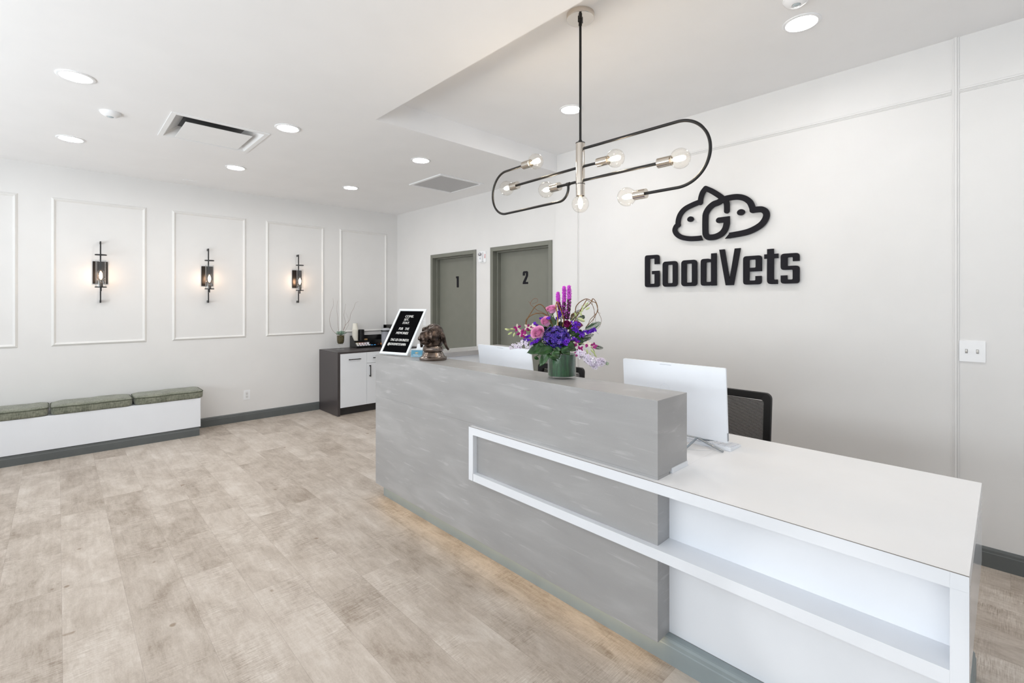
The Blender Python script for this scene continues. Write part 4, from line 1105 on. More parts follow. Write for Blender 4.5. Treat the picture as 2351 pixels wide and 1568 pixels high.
twig(sc, [cq(2.86, 1.05), cq(2.90, 1.17), cq(2.965, 1.25), cq(2.985, 1.34), cq(3.03, 1.42), cq(3.055, 1.49), cq(3.10, 1.51)], .0024)
twig(sc, [cq(2.86, 1.05), cq(2.92, 1.13), cq(2.955, 1.20), cq(2.945, 1.28), cq(2.91, 1.36)], .0016)
# condiment organiser
og = thing('coffee_organizer', 'black countertop organiser with cups, lids and coffee pods', 'organizer', (3.31, 6.54, ZQ))
OX0, OX1, OY0, OY1 = 3.085, 3.56, 6.43, 6.645
M_ORG = mat('organizer_black', (15, 15, 16), .25)
for x in (OX0, OX1 - .004):
    G().prism([(OY0, 0), (OY1, 0), (OY1, .172), (OY1 - .05, .172), (OY0, .028)], [], lambda u, v, d: (x + d, u, ZQ + v), 0, .004).part('side_panel', M_ORG, og)
G().box(OX0 + .004, OX1 - .004, OY1 - .004, OY1, ZQ, ZQ + .17).part('back_panel', M_ORG, og)
G().box(OX0 + .004, OX1 - .004, OY0, OY0 + .004, ZQ, ZQ + .03).box(OX0 + .004, OX1 - .004, OY0, OY1 - .004, ZQ + .001, ZQ + .004).part('front_tray', M_ORG, og)
G().box(OX0 + .004, OX1 - .004, OY0 + .09, OY1 - .004, ZQ + .096, ZQ + .10).box(OX0 + .004, OX1 - .004, OY0 + .09, OY0 + .093, ZQ + .004, ZQ + .096).part('upper_shelf', M_ORG, og)
M_CUP = mat('paper_cup', (236, 233, 222), .6)
zc = ZQ + .1005
for k in range(12):
    g = G().lathe([(.0415, 0), (.043, .001), (.0425, .004), (.0395, .008), (.031, .094), (.0, .095)], 28, (0, 0, 0))
    g.solo('paper_cup', M_CUP, 'white paper cup within the tall upside-down stack, below its top cup' if k < 11 else 'topmost white paper cup of the stack in the organiser', 'cup', (3.137, 6.585, zc + k * .0142), 0, 'stack of white paper cups', world=False)
for k in range(13):
    g = G().lathe([(.043, 0), (.0445, .002), (.0435, .0085), (.037, .0115), (.035, .0075), (0, .0075)], 28)
    g.solo('cup_lid', M_BLK, 'black plastic cup lid stacked beside the white cups' if k < 12 else 'topmost black cup lid of the stack beside the cups', 'lid', (3.232, 6.585, zc + k * .0122), 0, 'stack of black cup lids', world=False)
pods = [(3.122, (232, 222, 150)), (3.166, (210, 90, 80)), (3.208, (190, 120, 70)), (3.250, (150, 90, 100)), (3.292, (236, 236, 236))]
n_ = 0
names = ('left of five', 'second from left of five', 'middle of five', 'fourth of five', 'right of five')
for i, (x, c) in enumerate(pods):
    for row in range(2):
        p = thing('coffee_pod', 'white coffee pod, %s in the %s row' % (names[i], 'front' if row == 0 else 'upper back'), 'coffee pod', (x, OY0 + .028 + row * .038, ZQ + .0045 + row * .026), 0, 'coffee pods in the organiser tray')
        G().lathe([(0, 0), (.0165, 0), (.0205, .040), (.0235, .041), (.0235, .043)], 24).part('pod_cup', mat('pod_white', (238, 238, 242), .4), p, world=False)
        G().lathe([(.0235, .043), (.0, .0435)], 24).part('foil_lid', mat('foil_%d' % i, c, .35), p, world=False)
    if True: pass
blue = mat('creamer_blue', (66, 150, 214), .4); orange = mat('tea_orange', (232, 140, 52), .5)
for (x, nm, lab, m) in ((3.340, 'creamer_cup', 'blue creamer tub right of the white coffee pods', blue), (3.388, 'creamer_cup', 'blue and white creamer tub left of the dark tea packet', blue)):
    p = thing(nm, lab, 'creamer', (x, OY0 + .035, ZQ + .0045), 0, 'creamer tubs in the organiser')
    G().lathe([(0, 0), (.012, 0), (.0165, .022), (.019, .0225)], 18).part('tub', M_WPL if x > 3.36 else m, p, world=False)
    G().lathe([(.019, .0225), (.012, .032), (0, .036)], 18).part('foil_lid', m, p, world=False)
G().box(3.475, 3.505, OY0 + .02, OY0 + .03, ZQ + .006, ZQ + .056).solo('tea_packet', orange, 'orange tea packet at the right of the organiser tray', 'packet', (3.49, OY0 + .025, ZQ + .005), bevel=.002)
G().box(3.425, 3.455, OY0 + .02, OY0 + .03, ZQ + .006, ZQ + .05).solo('tea_packet', mat('tea_dark', (70, 40, 30), .5), 'dark brown tea packet between blue creamer and orange packet', 'packet', (3.44, OY0 + .025, ZQ + .005), bevel=.002)
G().box(3.265, 3.335, OY1 - .05, OY1 - .02, ZQ + .1005, ZQ + .118).solo('sugar_packets', mat('kraft', (186, 150, 104), .8), 'small stack of tan sugar packets on the upper shelf', 'packet', (3.30, OY1 - .035, ZQ + .1005))
# canister and coffee maker half hidden by the board
cn_ = thing('glass_canister', 'grey translucent canister with black band beside the coffee maker', 'canister', (3.475, 6.30, ZQ))
co = (3.475, 6.30, ZQ)
G().lathe([(0, .001), (.050, .001), (.060, .02), (.0635, .10), (.064, .235)], 32, co, sharp=False).part('body', mat('smoked_plastic', (150, 152, 160), .15, var=.05, scale=6), cn_)
G().lathe([(.066, .232), (.070, .234), (.070, .250), (.066, .252)], 32, co).part('black_band', M_BLK, cn_)
G().lathe([(.064, .252), (.060, .272), (.045, .281), (0, .283)], 32, co, sharp=False).part('lid', mat('lid_smoke', (176, 178, 184), .15), cn_)
br = thing('coffee_maker', 'black single-serve coffee maker partly hidden behind the letter board', 'coffee maker', (3.72, 6.47, ZQ))
G().rbox(3.60, 3.84, 6.34, 6.62, ZQ, ZQ + .03, .03).part('drip_base', M_BLK, br)
G().rbox(3.60, 3.84, 6.48, 6.62, ZQ + .03, ZQ + .31, .03).part('body', M_BLK, br)
G().rbox(3.60, 3.84, 6.34, 6.62, ZQ + .22, ZQ + .318, .03).part('brew_head', M_BLK, br, bevel=.006)
# ================================================================== FLOWER ARRANGEMENT
VC = Vector((1.957, 1.654, 1.0965))
CR = Vector((math.cos(YAW), -math.sin(YAW), 0)); CF = Vector((math.sin(YAW), math.cos(YAW), 0))
K_ = .0003733
def A(a, b, d=0.0):
    """arrangement frame: a across, b down (in .37 mm steps), d away from the front; returns a point in the room"""
    s_ = (2.548 + d) / 2.548
    u = (a - 1003.7) * K_ * s_; z = (.1267 - b * K_) * s_ + 1.5
    return VC + CR * u + CF * d + Vector((0, 0, z - VC.z))
rf = random.Random(11)
vs_ = thing('flower_vase', 'green glass cylinder vase holding the purple flower arrangement on the counter', 'vase', tuple(VC))
vh = .134
G().lathe([(0, .0005), (.0745, .0005), (.0758, .003), (.0758, vh), (.0735, vh), (.0735, .012), (0, .009)], 56, VC).part('glass', M_CLEAR, vs_)
def leafliner():
    m = bpy.data.materials.new('leaf_lining'); m.use_nodes = True; nt = m.node_tree; p = nt.nodes['Principled BSDF']; L = nt.links
    tc = nt.nodes.new('ShaderNodeTexCoord'); mp = nt.nodes.new('ShaderNodeMapping'); mp.inputs['Scale'].default_value = (1, 1, .06); L.new(tc.outputs['Object'], mp.inputs[0])
    n = nt.nodes.new('ShaderNodeTexNoise'); n.inputs['Scale'].default_value = 160; L.new(mp.outputs[0], n.inputs['Vector'])
    n2 = nt.nodes.new('ShaderNodeTexNoise'); n2.inputs['Scale'].default_value = 14; L.new(tc.outputs['Object'], n2.inputs['Vector'])
    r = nt.nodes.new('ShaderNodeValToRGB'); r.color_ramp.elements[0].position = .35; r.color_ramp.elements[0].color = (*lin((10, 38, 22)), 1)
    r.color_ramp.elements[1].position = .68; r.color_ramp.elements[1].color = (*lin((44, 104, 58)), 1)
    L.new(M_(nt, 'ADD', M_(nt, 'MULTIPLY', n.outputs['Fac'], .6), M_(nt, 'MULTIPLY', n2.outputs['Fac'], .4)), r.inputs[0]); L.new(r.outputs[0], p.inputs['Base Color'])
    p.inputs['Roughness'].default_value = .35; p.inputs['Specular IOR Level'].default_value = .3
    return m
G().lathe([(0, .013), (.0725, .013), (.0732, .02), (.0732, vh - .006), (0, vh - .012)], 56, VC).part('leaf_lining', leafliner(), vs_, label='dark green leaf lining inside the glass')
PIV = VC + Vector((0, 0, .125))
def stem(par, top, r=.0022, m=None, mid=None, name='stem'):
    base = VC + Vector((rf.uniform(-.03, .03), rf.uniform(-.03, .03), vh - .015))
    mid = mid or (base.lerp(top, .5) + Vector((0, 0, .02)))
    G().tube(catmull([base, mid, top], 6), r, 7).part(name, m or M_STEM, par)
M_STEM = mat('stem_green', (82, 116, 60), .55, var=.06)
M_DKSTEM = mat('stem_dark', (70, 52, 46), .6, var=.08)
def frame(p, d):
    """matrix with local z along d at p"""
    return Matrix.Translation(p) @ d.normalized().to_track_quat('Z', 'Y').to_matrix().to_4x4()
def flower(name, label, cat, p, grp='cut flowers in the vase'):
    return thing(name, label, cat, tuple(p), 0, grp)
# ---- roses
def rose(p, d, R, m, label, open_=1.0, n=20):
    t = flower('rose', label, 'flower', p, 'roses in the flower arrangement')
    F = frame(p, d); g = G(); ga = 2.39996
    for i in range(n):
        f = (i / (n - 1)) ** .85; a0 = i * ga + rf.uniform(-.15, .15)
        rb = R * (.10 + .42 * f); rt = R * (.10 + .80 * f * open_); h = R * (1.15 - .25 * f); wd = 1.25 - .25 * f
        z0 = -R * .55 * (1 - .3 * f); curl = f ** 2 * R * .26 * open_
        def pf(u, v):
            a = a0 + (v - .5) * 2 * wd; ed = 1 - abs(2 * v - 1) ** 3 * .28
            rr_ = rb + (rt - rb) * math.sin(u * PI / 2) ** .8 + (curl * max(0, u - .7) / .3)
            z = z0 + h * u * ed - (curl * .5 * (max(0, u - .78) / .22) ** 2)
            rr_ *= 1 + .03 * math.sin(v * 9 + i)
            return F @ Vector((rr_ * math.cos(a), rr_ * math.sin(a), z))
        g.grid(pf, 6, 9)
    g.part('bloom', m, t)
    g = G()
    for k in range(5):
        a = 2 * PI * k / 5
        def sp(u, v): w = R * .17 * (1 - u); rr_ = R * (.18 + .40 * u); return F @ Vector((rr_ * math.cos(a) - math.sin(a) * w * (2 * v - 1), rr_ * math.sin(a) + math.cos(a) * w * (2 * v - 1), -R * (.62 - .25 * u)))
        g.grid(sp, 4, 2)
    g.ell(F @ Vector((0, 0, -R * .62)), R * .2, 10, 8); g.part('calyx', M_STEM, t)
    stem(t, F @ Vector((0, 0, -R * .7)))
M_ROSE = mat('rose_pink', (240, 172, 212), .55, lo=(222, 136, 188), scale=22, sheen=.2)
M_ROSE2 = mat('rose_mauve', (182, 98, 150), .55, lo=(150, 66, 122), scale=22, sheen=.2)
back = -CF
rose(A(858, 448, 0), Vector((0, 0, 1)) - CR * .25 + back * .45, .034, M_ROSE, 'pink rose highest in the arrangement, beside the golden twig', .85)
rose(A(770, 622, -.03), Vector((0, 0, .6)) - CR * .5 + back * .7, .037, M_ROSE, 'half-open pink rose in the middle of the three pink roses', .62)
rose(A(655, 785, -.05), Vector((0, 0, .62)) - CR * .55 + back * .75, .043, M_ROSE, 'large open pink rose lowest on the left, beside the blue hydrangea', .80, 26)
rose(A(1232, 672, .0), Vector((0, 0, .7)) + CR * .4 + back * .3, .034, M_ROSE2, 'mauve rose right of the hydrangea behind purple statice', .62)
rose(A(1068, 655, -.02), Vector((0, 0, .8)) + CR * .05 + back * .5, .028, mat('magenta_dark', (150, 24, 104), .5, lo=(92, 8, 62), scale=24), 'dark magenta bloom directly above the hydrangea', .7, 14)
# ---- hydrangea
t = flower('hydrangea', 'large deep blue-violet hydrangea head in the centre of the arrangement', 'flower', A(920, 840, -.04))
M_H = [mat('hydrangea_violet', (74, 42, 158), .6, var=.1), mat('hydrangea_blue', (46, 30, 140), .6, var=.1), mat('hydrangea_light', (124, 96, 196), .6, var=.1), mat('hydrangea_dark', (34, 14, 88), .6, var=.1)]
g = G(); hc = A(920, 842, -.03)
g.ell(hc, (.050, .050, .040), 16, 10, 3)
for i in range(420):
    z = 1 - 2 * (i + .5) / 420; a = i * 2.39996; rr_ = math.sqrt(1 - z * z)
    n = Vector((rr_ * math.cos(a), rr_ * math.sin(a), z)); n = (n + Vector((rf.uniform(-.5, .5), rf.uniform(-.5, .5), rf.uniform(-.5, .5)))).normalized()
    c = hc + Vector((n.x * .066, n.y * .066, n.z * .053)) * rf.uniform(.88, 1.12); Fm = frame(c, n); r0 = rf.uniform(.0085, .0115); mi = rf.choice((0, 0, 0, 1, 1, 1, 2, 2, 3)); sp_ = rf.uniform(0, 1.5)
    for k in range(4):
        b_ = sp_ + k * PI / 2
        def pt(r, t_, z_): return Fm @ Vector((r * math.cos(b_ + t_), r * math.sin(b_ + t_), z_))
        g.add([pt(.0005, 0, 0), pt(r0 * .55, -.62, .001), pt(r0 * .92, -.40, .0028), pt(r0 * 1.02, 0, .0030), pt(r0 * .92, .40, .0028), pt(r0 * .55, .62, .001)], [(0, 1, 2), (0, 2, 3), (0, 3, 4), (0, 4, 5)], mi)
g.part('bloom_head', M_H, t); stem(t, hc, .004)
# ---- liatris spikes
M_LI = mat('liatris_magenta', (212, 78, 214), .55, var=.12, scale=120); M_LIB = mat('liatris_brown', (78, 40, 62), .7, var=.15)
def liatris(pts, split, w, label):
    P = [A(*p) for p in pts]; t = flower('liatris_spike', label, 'flower', P[0], 'tall liatris spikes in the arrangement')
    C_ = catmull(P, 14); n = len(C_)
    G().tube(C_, [.003] * n, 6).part('stem', M_DKSTEM, t)
    gt, gb = G(), G()
    for i in range(n):
        f = i / (n - 1)
        for k in range(9):
            a = k * 2 * PI / 9 + i * .8; r = w * rf.uniform(.65, 1.05) * (.55 + .45 * min(1, f * 5 + .35)); dirv = Vector((math.cos(a), math.sin(a), rf.uniform(-.1, .35)))
            c = C_[i] + dirv * r
            if f < split or rf.random() < .42 * (1 - (f - split)):
                gt.ell(c, rf.uniform(.0020, .0032), 6, 4)
                for _ in range(3 if f < split else 1):
                    e = c + Vector((rf.uniform(-1, 1), rf.uniform(-1, 1), rf.uniform(-.3, 1))).normalized() * .006
                    gt.tube([c, e], [.0010, .0004], 4)
            else: gb.ell(c, (.0026, .0026, .0036), 6, 4)
        if i == 0: gt.ell(C_[0], .008, 8, 6)
    gt.part('flower_tip', M_LI, t, label='open magenta florets'); gb.part('bud_spike', M_LIB, t, label='dark unopened buds')
    stem(t, C_[-1], .003, M_DKSTEM)
liatris([(948, 205, .01), (955, 320, .01), (975, 420, .01), (995, 520, .02)], .42, .0092, 'shortest magenta liatris spike, left of the two tall ones')
liatris([(1036, 122, .0), (1038, 280, .0), (1032, 430, .0), (1040, 570, .01)], .46, .0098, 'tall magenta liatris spike in the middle of the three')
liatris([(1104, 112, -.01), (1106, 280, -.01), (1098, 430, -.01), (1085, 580, .01)], .36, .0106, 'tallest magenta liatris spike, on the right of the three')
# ---- statice
M_ST = mat('statice_purple', (124, 40, 214), .6, lo=(80, 18, 164), scale=60)
def statice(pts, label, n=34, w=.010):
    n = int(n * 1.5)
    P = [A(*p) for p in pts]; t = flower('statice_sprig', label, 'flower', P[0], 'purple statice sprigs in the arrangement'); C_ = catmull(P, 8)
    g = G()
    for i in range(n):
        c = C_[min(int(i / n * len(C_)), len(C_) - 1)] + Vector((rf.uniform(-w, w), rf.uniform(-w, w), rf.uniform(-w * .7, w * .7)))
        d = Vector((rf.uniform(-1, 1), rf.uniform(-1, 1), rf.uniform(-.2, 1))).normalized(); Fm = frame(c, d); r = rf.uniform(.0036, .0056)
        vs = [Fm @ Vector((0, 0, -.004))] + [Fm @ Vector((r * (1 + .2 * (k % 2)) * math.cos(2 * PI * k / 10), r * (1 + .2 * (k % 2)) * math.sin(2 * PI * k / 10), .002)) for k in range(10)] + [Fm @ Vector((0, 0, 0))]
        g.add(vs, [(0, 1 + k, 1 + (k + 1) % 10) for k in range(10)] + [(11, 1 + k, 1 + (k + 1) % 10) for k in range(10)])
    g.part('florets', M_ST, t); stem(t, P[-1], .0016)
statice([(600, 636, -.02), (648, 672, -.01)], 'small purple statice tip left of the two lower pink roses', 20, .006)
statice([(455, 840, -.03), (530, 820, -.03)], 'purple statice sprig at far left beside the orchids', 18, .007)
statice([(470, 885, -.03), (530, 880, -.03)], 'purple statice sprig just above the left white stock', 16, .006)
statice([(545, 935, -.06), (600, 905, -.06), (660, 870, -.06)], 'purple statice sprig under the large open pink rose', 30, .007)
statice([(965, 470, .0), (970, 530, .0), (930, 580, .0)], 'purple statice sprig between golden twig and liatris', 26, .008)
statice([(700, 575, -.01), (720, 570, 0)], 'tiny purple statice cluster behind the middle pink rose', 10, .006)
statice([(800, 560, -.06), (790, 575, -.06)], 'tiny purple statice cluster in front of the middle pink rose', 8, .006)
statice([(1150, 640, -.04), (1215, 660, -.04), (1180, 715, -.04), (1215, 765, -.03)], 'purple statice sprig in front of the mauve rose', 46, .012)
statice([(1480, 730, .0), (1400, 765, -.0), (1330, 770, -.01), (1270, 820, -.02)], 'long purple statice sprig reaching far right', 62, .012)
statice([(1150, 850, -.05), (1190, 880, -.05), (1240, 905, -.05)], 'purple statice sprig below right of the hydrangea', 28, .008)
statice([(1060, 880, -.09), (1040, 930, -.09), (990, 890, -.09)], 'purple statice sprig in front of the hydrangea', 30, .012)
# ---- stock (white lilac)
M_SK = mat('stock_white', (244, 238, 246), .6, lo=(230, 216, 238), scale=30)
def stock(pts, label, n, w, petal=.0085, bud=None):
    P = [A(*p) for p in pts]; t = flower('stock_spray', label, 'flower', P[0], 'pale stock sprays in the arrangement'); C_ = catmull(P, 8); g = G(); gc = G()
    G().tube(C_, .0022, 7).part('stem', M_STEM, t)
    for i in range(n):
        f = i / n; c = C_[min(int(f * len(C_)), len(C_) - 1)]; sc_ = .6 + .4 * min(1, f * 3 + .2)
        d = (Vector((rf.uniform(-1, 1), rf.uniform(-1, 1), rf.uniform(-.8, .8))) + back * .7).normalized(); c = c + d * w * sc_
        Fm = frame(c, d); r = petal * sc_ * rf.uniform(.9, 1.15); s0 = rf.uniform(0, 1)
        for k in range(5):
            b_ = s0 + k * 2 * PI / 5
            def pf(u, v): a = b_ + (v - .5) * 1.15 * math.sin(PI * min(1, u * .8 + .12)); rr_ = r * (.1 + .95 * u); return Fm @ Vector((rr_ * math.cos(a), rr_ * math.sin(a), r * (.25 * math.sin(u * 2.6) + .12 * math.sin(v * 9 + k))))
            g.grid(pf, 4, 4)
        gc.ell(c + d * .001, .0014, 6, 4)
    g.part('florets', M_SK, t); gc.part('floret_centres', M_STEM, t)
    if bud:
        g = G()
        for _ in range(14): g.ell(A(*bud) + Vector((rf.uniform(-.008, .008), rf.uniform(-.008, .008), rf.uniform(-.008, .008))), (.0022, .0022, .004), 6, 5)
        g.part('bud_tip', mat('bud_pale_green', (150, 172, 140), .6), t)
stock([(262, 985, -.01), (345, 965, -.02), (440, 960, -.03), (540, 975, -.03)], 'white and lilac stock spray drooping on the left over the monitor', 34, .015, .0098)
stock([(430, 905, -.02), (490, 930, -.03), (550, 990, -.03)], 'short upper white stock spray on the left, beneath the statice', 24, .013, .0098)
stock([(1600, 1175, -.03), (1520, 1205, -.05), (1400, 1165, -.06), (1300, 1110, -.06), (1240, 1060, -.05)], 'large white and lilac stock spray hanging down on the right', 66, .022, .0128, (1650, 1225, -.04))
stock([(1470, 1290, -.06), (1430, 1230, -.06), (1380, 1180, -.06)], 'lowest tuft of white stock at the right', 16, .012, .0120)
# ---- orchids
M_OM = mat('orchid_magenta', (172, 18, 132), .45, lo=(128, 8, 88), scale=40); M_OC = mat('orchid_cream', (236, 226, 206), .5, lo=(226, 206, 200), scale=26); M_OB = mat('orchid_bud', (206, 212, 160), .5, lo=(176, 192, 124), scale=40)
def petal(g, Fm, ang, ln, wd, mi, lift=.3):
    def pf(u, v): w = wd * math.sin(PI * (.08 + .9 * u)) ** .8 * (2 * v - 1); x = ln * u; return Fm @ Vector((math.cos(ang) * x - math.sin(ang) * w, math.sin(ang) * x + math.cos(ang) * w, lift * ln * u * (1 - .5 * u) - abs(2 * v - 1) * wd * .25))
    g.grid(pf, 5, 4, mi)
def orchid(stempts, blooms, buds, label):
    P = [A(*p) for p in stempts]; t = flower('orchid_spray', label, 'flower', P[0], 'orchid sprays in the arrangement')
    G().tube(catmull(P, 8), .0018, 7).part('stem', mat('orchid_stem', (150, 160, 92), .5), t)
    for (a, b, d, ang, mm, R) in blooms:
        c = A(a, b, d); Fm = frame(c, back + CR * rf.uniform(-.5, .5) + Vector((0, 0, rf.uniform(-.3, .3)))); g = G()
        for k in range(5): petal(g, Fm, ang + k * 2 * PI / 5 + rf.uniform(-.15, .15), R * rf.uniform(.9, 1.15), R * .30, (0 if mm[k % len(mm)] == 'm' else 1))
        petal(g, Fm, ang + PI, R * .7, R * .26, 0, .8); g.ell(c, R * .13, 8, 6, 1)
        g.part('bloom', [M_OM, M_OC], t)
    for (a, b, d, L_, ang) in buds:
        c = A(a, b, d); dirv = CR * math.cos(ang) + Vector((0, 0, 1)) * math.sin(ang); G().ell(c, (L_ * .42, L_ * .42, L_), 12, 10, rot=dirv.to_track_quat('Z', 'Y').to_matrix()).part('bud', M_OB, t)
    return t
orchid([(180, 720, -.0), (290, 728, -.01), (420, 735, -.02), (560, 770, -.02)],
       [(355, 705, -.02, .5, 'mcmmc', .021), (405, 778, -.03, 2.2, 'cmcmm', .024), (505, 700, -.02, 1.2, 'mccmc', .022), (575, 692, -.02, .2, 'ccccm', .020), (440, 800, -.04, 3.6, 'mmcmm', .023)],
       [(215, 730, 0, .013, 2.9), (258, 788, 0, .013, 3.6), (312, 805, -.01, .012, 4.4), (285, 722, 0, .009, 3.1)], 'magenta and cream orchid spray reaching out to the far left')
orchid([(1475, 1100, -.03), (1440, 1010, -.04), (1340, 950, -.04), (1250, 930, -.03), (1130, 960, -.02)],
       [(1365, 945, -.05, .4, 'cccmc', .022), (1455, 965, -.04, 1.4, 'mmcmm', .021), (1250, 1025, -.06, .9, 'mmmcm', .024), (1218, 1070, -.06, 4.2, 'mmmmm', .021), (1195, 925, -.05, 1.8, 'mcmcm', .020)],
       [(1350, 1050, -.06, .013, 4.9), (1392, 1100, -.06, .012, 4.8), (1425, 1040, -.05, .011, 5.4), (1452, 1065, -.05, .010, 5.2), (1472, 1105, -.05, .010, 5.3)], 'magenta and cream orchid spray hanging down on the right')
orchid([(1385, 350, .01), (1330, 420, .01), (1230, 510, .01), (1130, 610, .0)],
       [], [(1200, 512, .0, .0125, 1.9), (1278, 505, .0, .0125, 1.9), (1298, 452, .0, .012, 1.2), (1375, 430, 0, .013, .5), (1302, 408, .01, .009, 1.9), (1345, 372, .01, .009, 1.2), (1280, 590, -.01, .021, 2.7), (1375, 352, .01, .008, .6)], 'cream-green orchid bud spray rising to the upper right')
# ---- leaves
M_LF = mat('leaf_green', (52, 92, 44), .38, lo=(26, 58, 26), scale=30, coat=.2); M_LFB = mat('leaf_back', (104, 130, 96), .6, lo=(84, 110, 78), scale=20); M_FERN = mat('fern_green', (42, 66, 40), .6, lo=(26, 44, 26), scale=40)
def leaf(base, tip, w, nrm, label, m=None, fold=.25):
    p0, p1 = A(*base), A(*tip); t = flower('leaf_stem', label, 'leaf', p0, 'green leaves in the arrangement'); ax = p1 - p0; L_ = ax.length; ax.normalize(); n = (nrm - ax * nrm.dot(ax)).normalized(); sd = ax.cross(n)
    def pf(u, v):
        w_ = w * (math.sin(PI * (u ** .8)) ** .75) * (1 - .25 * u) if 0 < u < 1 else 0; s_ = (2 * v - 1)
        return p0 + ax * L_ * u + sd * w_ * s_ + n * (-abs(s_) * w_ * fold * -1 - L_ * .18 * u * u + .004 * math.sin(u * 9 + s_ * 2))
    g = G().grid(pf, 12, 8); o_ = g.part('blade', m or M_LF, t)
    sm_ = o_.modifiers.new('thickness', 'SOLIDIFY'); sm_.thickness = .0006
    G().tube([p0 + ax * L_ * k / 8 + n * (.0006 - L_ * .18 * (k / 8) ** 2) for k in range(9)], [.0012 * (1 - k / 10) for k in range(9)], 5).part('midrib', m or M_LF, t)
    stem(t, p0, .0018)
leaf((720, 1010, -.06), (480, 1045, -.07), .030, back + Vector((0, 0, .8)), 'broad green leaf reaching left over the monitor')
leaf((860, 1010, -.07), (610, 1055, -.09), .034, back * .8 + Vector((0, 0, .8)), 'dark glossy leaf left of the vase rim')
leaf((800, 1040, -.07), (650, 1262, -.08), .024, back - CR * .4, 'dark leaf pointing down to the left of the vase')
leaf((870, 1040, -.09), (915, 1150, -.11), .024, back + Vector((0, 0, .3)), 'green leaf folded over the front of the vase rim')
leaf((800, 1100, -.09), (905, 1190, -.10), .012, back, 'small leaf tip hanging low over the vase glass')
leaf((990, 990, -.07), (1095, 1090, -.09), .026, back + Vector((0, 0, .3)), 'pointed green leaf over the right of the vase rim')
leaf((1040, 960, -.06), (1195, 1020, -.07), .028, back + Vector((0, 0, .5)), 'dark leaf under the right side of the hydrangea')
leaf((940, 980, -.07), (900, 1055, -.09), .018, back, 'narrow dark leaf at the centre of the vase rim')
leaf((860, 690, -.0), (850, 525, .01), .030, back, 'grey-green leaf back between the upper pink roses', M_LFB, .1)
leaf((620, 1000, -.03), (560, 930, -.04), .022, back, 'dark leaf beneath the large open rose')
leaf((740, 960, -.05), (600, 985, -.06), .026, back + Vector((0, 0, .5)), 'dark leaf tucked under the hydrangea on the left')
leaf((1180, 900, -.0), (1330, 905, .0), .026, back, 'dark leaf behind the right orchid blooms')
leaf((1200, 800, .02), (1330, 860, .02), .028, back, 'dark leaf behind the long purple statice')
leaf((1120, 800, .0), (1250, 720, .02), .028, back, 'dark leaf behind the mauve rose')
leaf((590, 1130, -.05), (660, 1160, -.05), .010, back, 'tiny sprig leaf dangling left of the vase')
for i_, (a_, b_, c_, d_, dp, lb) in enumerate(((700, 930, 620, 870, .0, 'dark leaf behind the left pink rose'), (1150, 960, 1230, 860, .01, 'dark leaf between hydrangea and right orchids'), (760, 760, 720, 690, .02, 'dark leaf between the two lower pink roses'),
        (1010, 720, 985, 610, .03, 'dark leaf behind the golden twig'), (1130, 740, 1145, 640, .03, 'dark leaf behind the dark magenta bloom'), (1250, 830, 1290, 730, .03, 'dark leaf between mauve rose and long statice'),
        (1080, 1010, 1160, 960, -.05, 'small dark leaf under the right of the hydrangea'), (840, 1000, 780, 960, -.05, 'small dark leaf under the left of the hydrangea'))):
    leaf((a_, b_, dp), (c_, d_, dp), .026, back + Vector((0, 0, .2)), lb, mat('leaf_dark', (30, 58, 32), .5, lo=(16, 36, 20), scale=30))
def fern(pts, w, label, m=None):
    P = [A(*p) for p in pts]; t = flower('fern_frond', label, 'leaf', P[0], 'fern fronds in the arrangement'); C_ = catmull(P, 8); n = len(C_)
    G().tube(C_, .0012, 6).part('stem', m or M_FERN, t); g = G()
    for i in range(2, n):
        f = i / (n - 1); tn = (C_[i] - C_[i - 1]).normalized(); sd = tn.cross(back).normalized(); ln = w * math.sin(PI * (.12 + .86 * f)) ** .8
        for s_ in (-1, 1):
            d = (sd * s_ + tn * .55).normalized(); q = tn
            a = C_[i]; b = a + d * ln; mid1 = a + d * ln * .45 + q * ln * .22; mid2 = a + d * ln * .45 - q * ln * .16
            g.add([a, mid2, b, mid1], [(0, 1, 2, 3)])
            g.add([x + back * -.0005 for x in (a, mid2, b, mid1)], [(3, 2, 1, 0)])
    g.part('leaflets', m or M_FERN, t); stem(t, P[0], .0014)
fern([(1140, 620, .03), (1190, 530, .03), (1310, 440, .03)], .020, 'dark fern frond behind the cream orchid buds')
fern([(1330, 740, .02), (1440, 700, .02), (1565, 628, .02)], .026, 'green fern frond at the right below the curly willow', mat('fern_mid', (70, 98, 66), .6, lo=(50, 76, 48), scale=30))
fern([(1250, 850, .02), (1360, 840, .02), (1470, 800, .02)], .018, 'dark fern frond beneath the long purple statice')
fern([(1400, 940, -.0), (1500, 985, -.0), (1598, 998, -.0)], .016, 'dark fern tip at the far right behind the orchids')
fern([(1200, 600, .03), (1290, 560, .03), (1340, 545, .03)], .016, 'dark fern frond above the mauve rose')
fern([(1200, 960, .01), (1320, 880, .01), (1430, 855, .01)], .018, 'dark fern frond above the right orchid blooms')
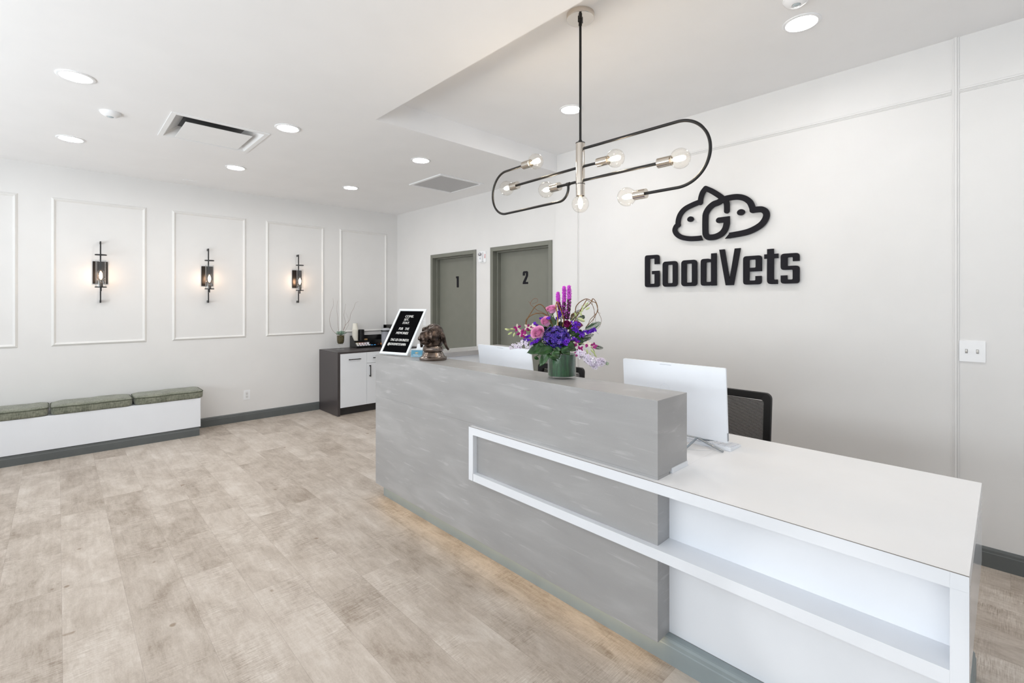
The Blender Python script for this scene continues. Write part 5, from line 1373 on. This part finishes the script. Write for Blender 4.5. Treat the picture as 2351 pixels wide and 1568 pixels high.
# ---- curly willow
M_WI = mat('willow_brown', (134, 96, 52), .55, lo=(98, 66, 36), scale=60); M_WG = mat('willow_gold', (168, 128, 44), .5, lo=(134, 96, 34), scale=60)
def willow(groups, label, m):
    t = flower('curly_willow', label, 'twig', A(*groups[0][0][0]), 'curly willow twigs in the arrangement')
    for pts, r in groups:
        P = catmull([A(*p) for p in pts], 7); n = len(P); G().tube(P, [r * (1 - .45 * i / (n - 1)) for i in range(n)], 7).part('twig', m, t)
    stem(t, A(*groups[0][0][0]), .0024, m)
z_ = .0
willow([([(785, 470, z_), (735, 395, z_), (682, 368, z_), (622, 398, z_), (570, 470, z_), (520, 550, z_), (487, 600, z_), (488, 680, z_), (520, 740, z_), (560, 795, z_)], .0030),
        ([(780, 528, z_), (715, 497, z_), (640, 500, z_), (560, 528, z_), (508, 580, z_), (492, 660, z_), (525, 720, z_), (552, 780, z_)], .0030)], 'thick curly willow loops on the left above the orchids', M_WI)
willow([([(785, 520, .01), (720, 480, .01), (655, 455, .01), (600, 410, .01), (560, 375, .01), (555, 345, .01), (590, 298, .01), (630, 283, .01), (658, 300, .01), (650, 335, .01), (615, 352, .01), (580, 362, .01)], .0014),
        ([(562, 360, .01), (540, 340, .01), (522, 326, .01)], .0009), ([(735, 560, .01), (690, 520, .01), (640, 490, .01), (612, 490, .01)], .0012)], 'thin reddish willow tendril curling up in front of door 2', mat('willow_red', (132, 86, 60), .6))
willow([([(938, 700, -.03), (936, 600, -.03), (928, 500, -.03), (912, 420, -.03), (915, 350, -.03), (935, 332, -.03), (948, 370, -.03), (975, 440, -.03), (1005, 520, -.03), (1020, 590, -.03), (1005, 690, -.03)], .0034)], 'golden bent willow twig in front of the liatris', M_WG)
willow([([(1205, 470, .02), (1215, 400, .02), (1270, 335, .02), (1350, 292, .02), (1400, 300, .02), (1455, 330, .02), (1500, 350, .02), (1522, 420, .02), (1525, 470, .02), (1480, 525, .02), (1420, 585, .02), (1390, 650, .02), (1350, 700, .02)], .0026),
        ([(1145, 560, .02), (1150, 515, .02), (1190, 500, .02), (1260, 480, .02), (1350, 410, .02), (1420, 350, .02), (1455, 288, .02), (1500, 335, .02), (1525, 430, .02), (1490, 540, .02), (1430, 620, .02), (1360, 690, .02)], .0028)], 'knotted curly willow loop at the upper right', M_WI)
willow([([(1370, 300, .03), (1430, 350, .03), (1470, 420, .03), (1480, 520, .03), (1465, 600, .03), (1420, 680, .03)], .0015), ([(1455, 290, .03), (1450, 360, .03), (1475, 450, .03), (1495, 560, .03), (1490, 640, .03)], .0012),
        ([(1528, 470, .03), (1565, 540, .03), (1582, 600, .03), (1560, 680, .03), (1520, 730, .03)], .0013), ([(1530, 475, .03), (1550, 490, .03), (1572, 500, .03)], .0008), ([(1500, 730, .03), (1515, 770, .03), (1542, 795, .03)], .0009)], 'thin willow tendrils trailing at the far right', M_WI)
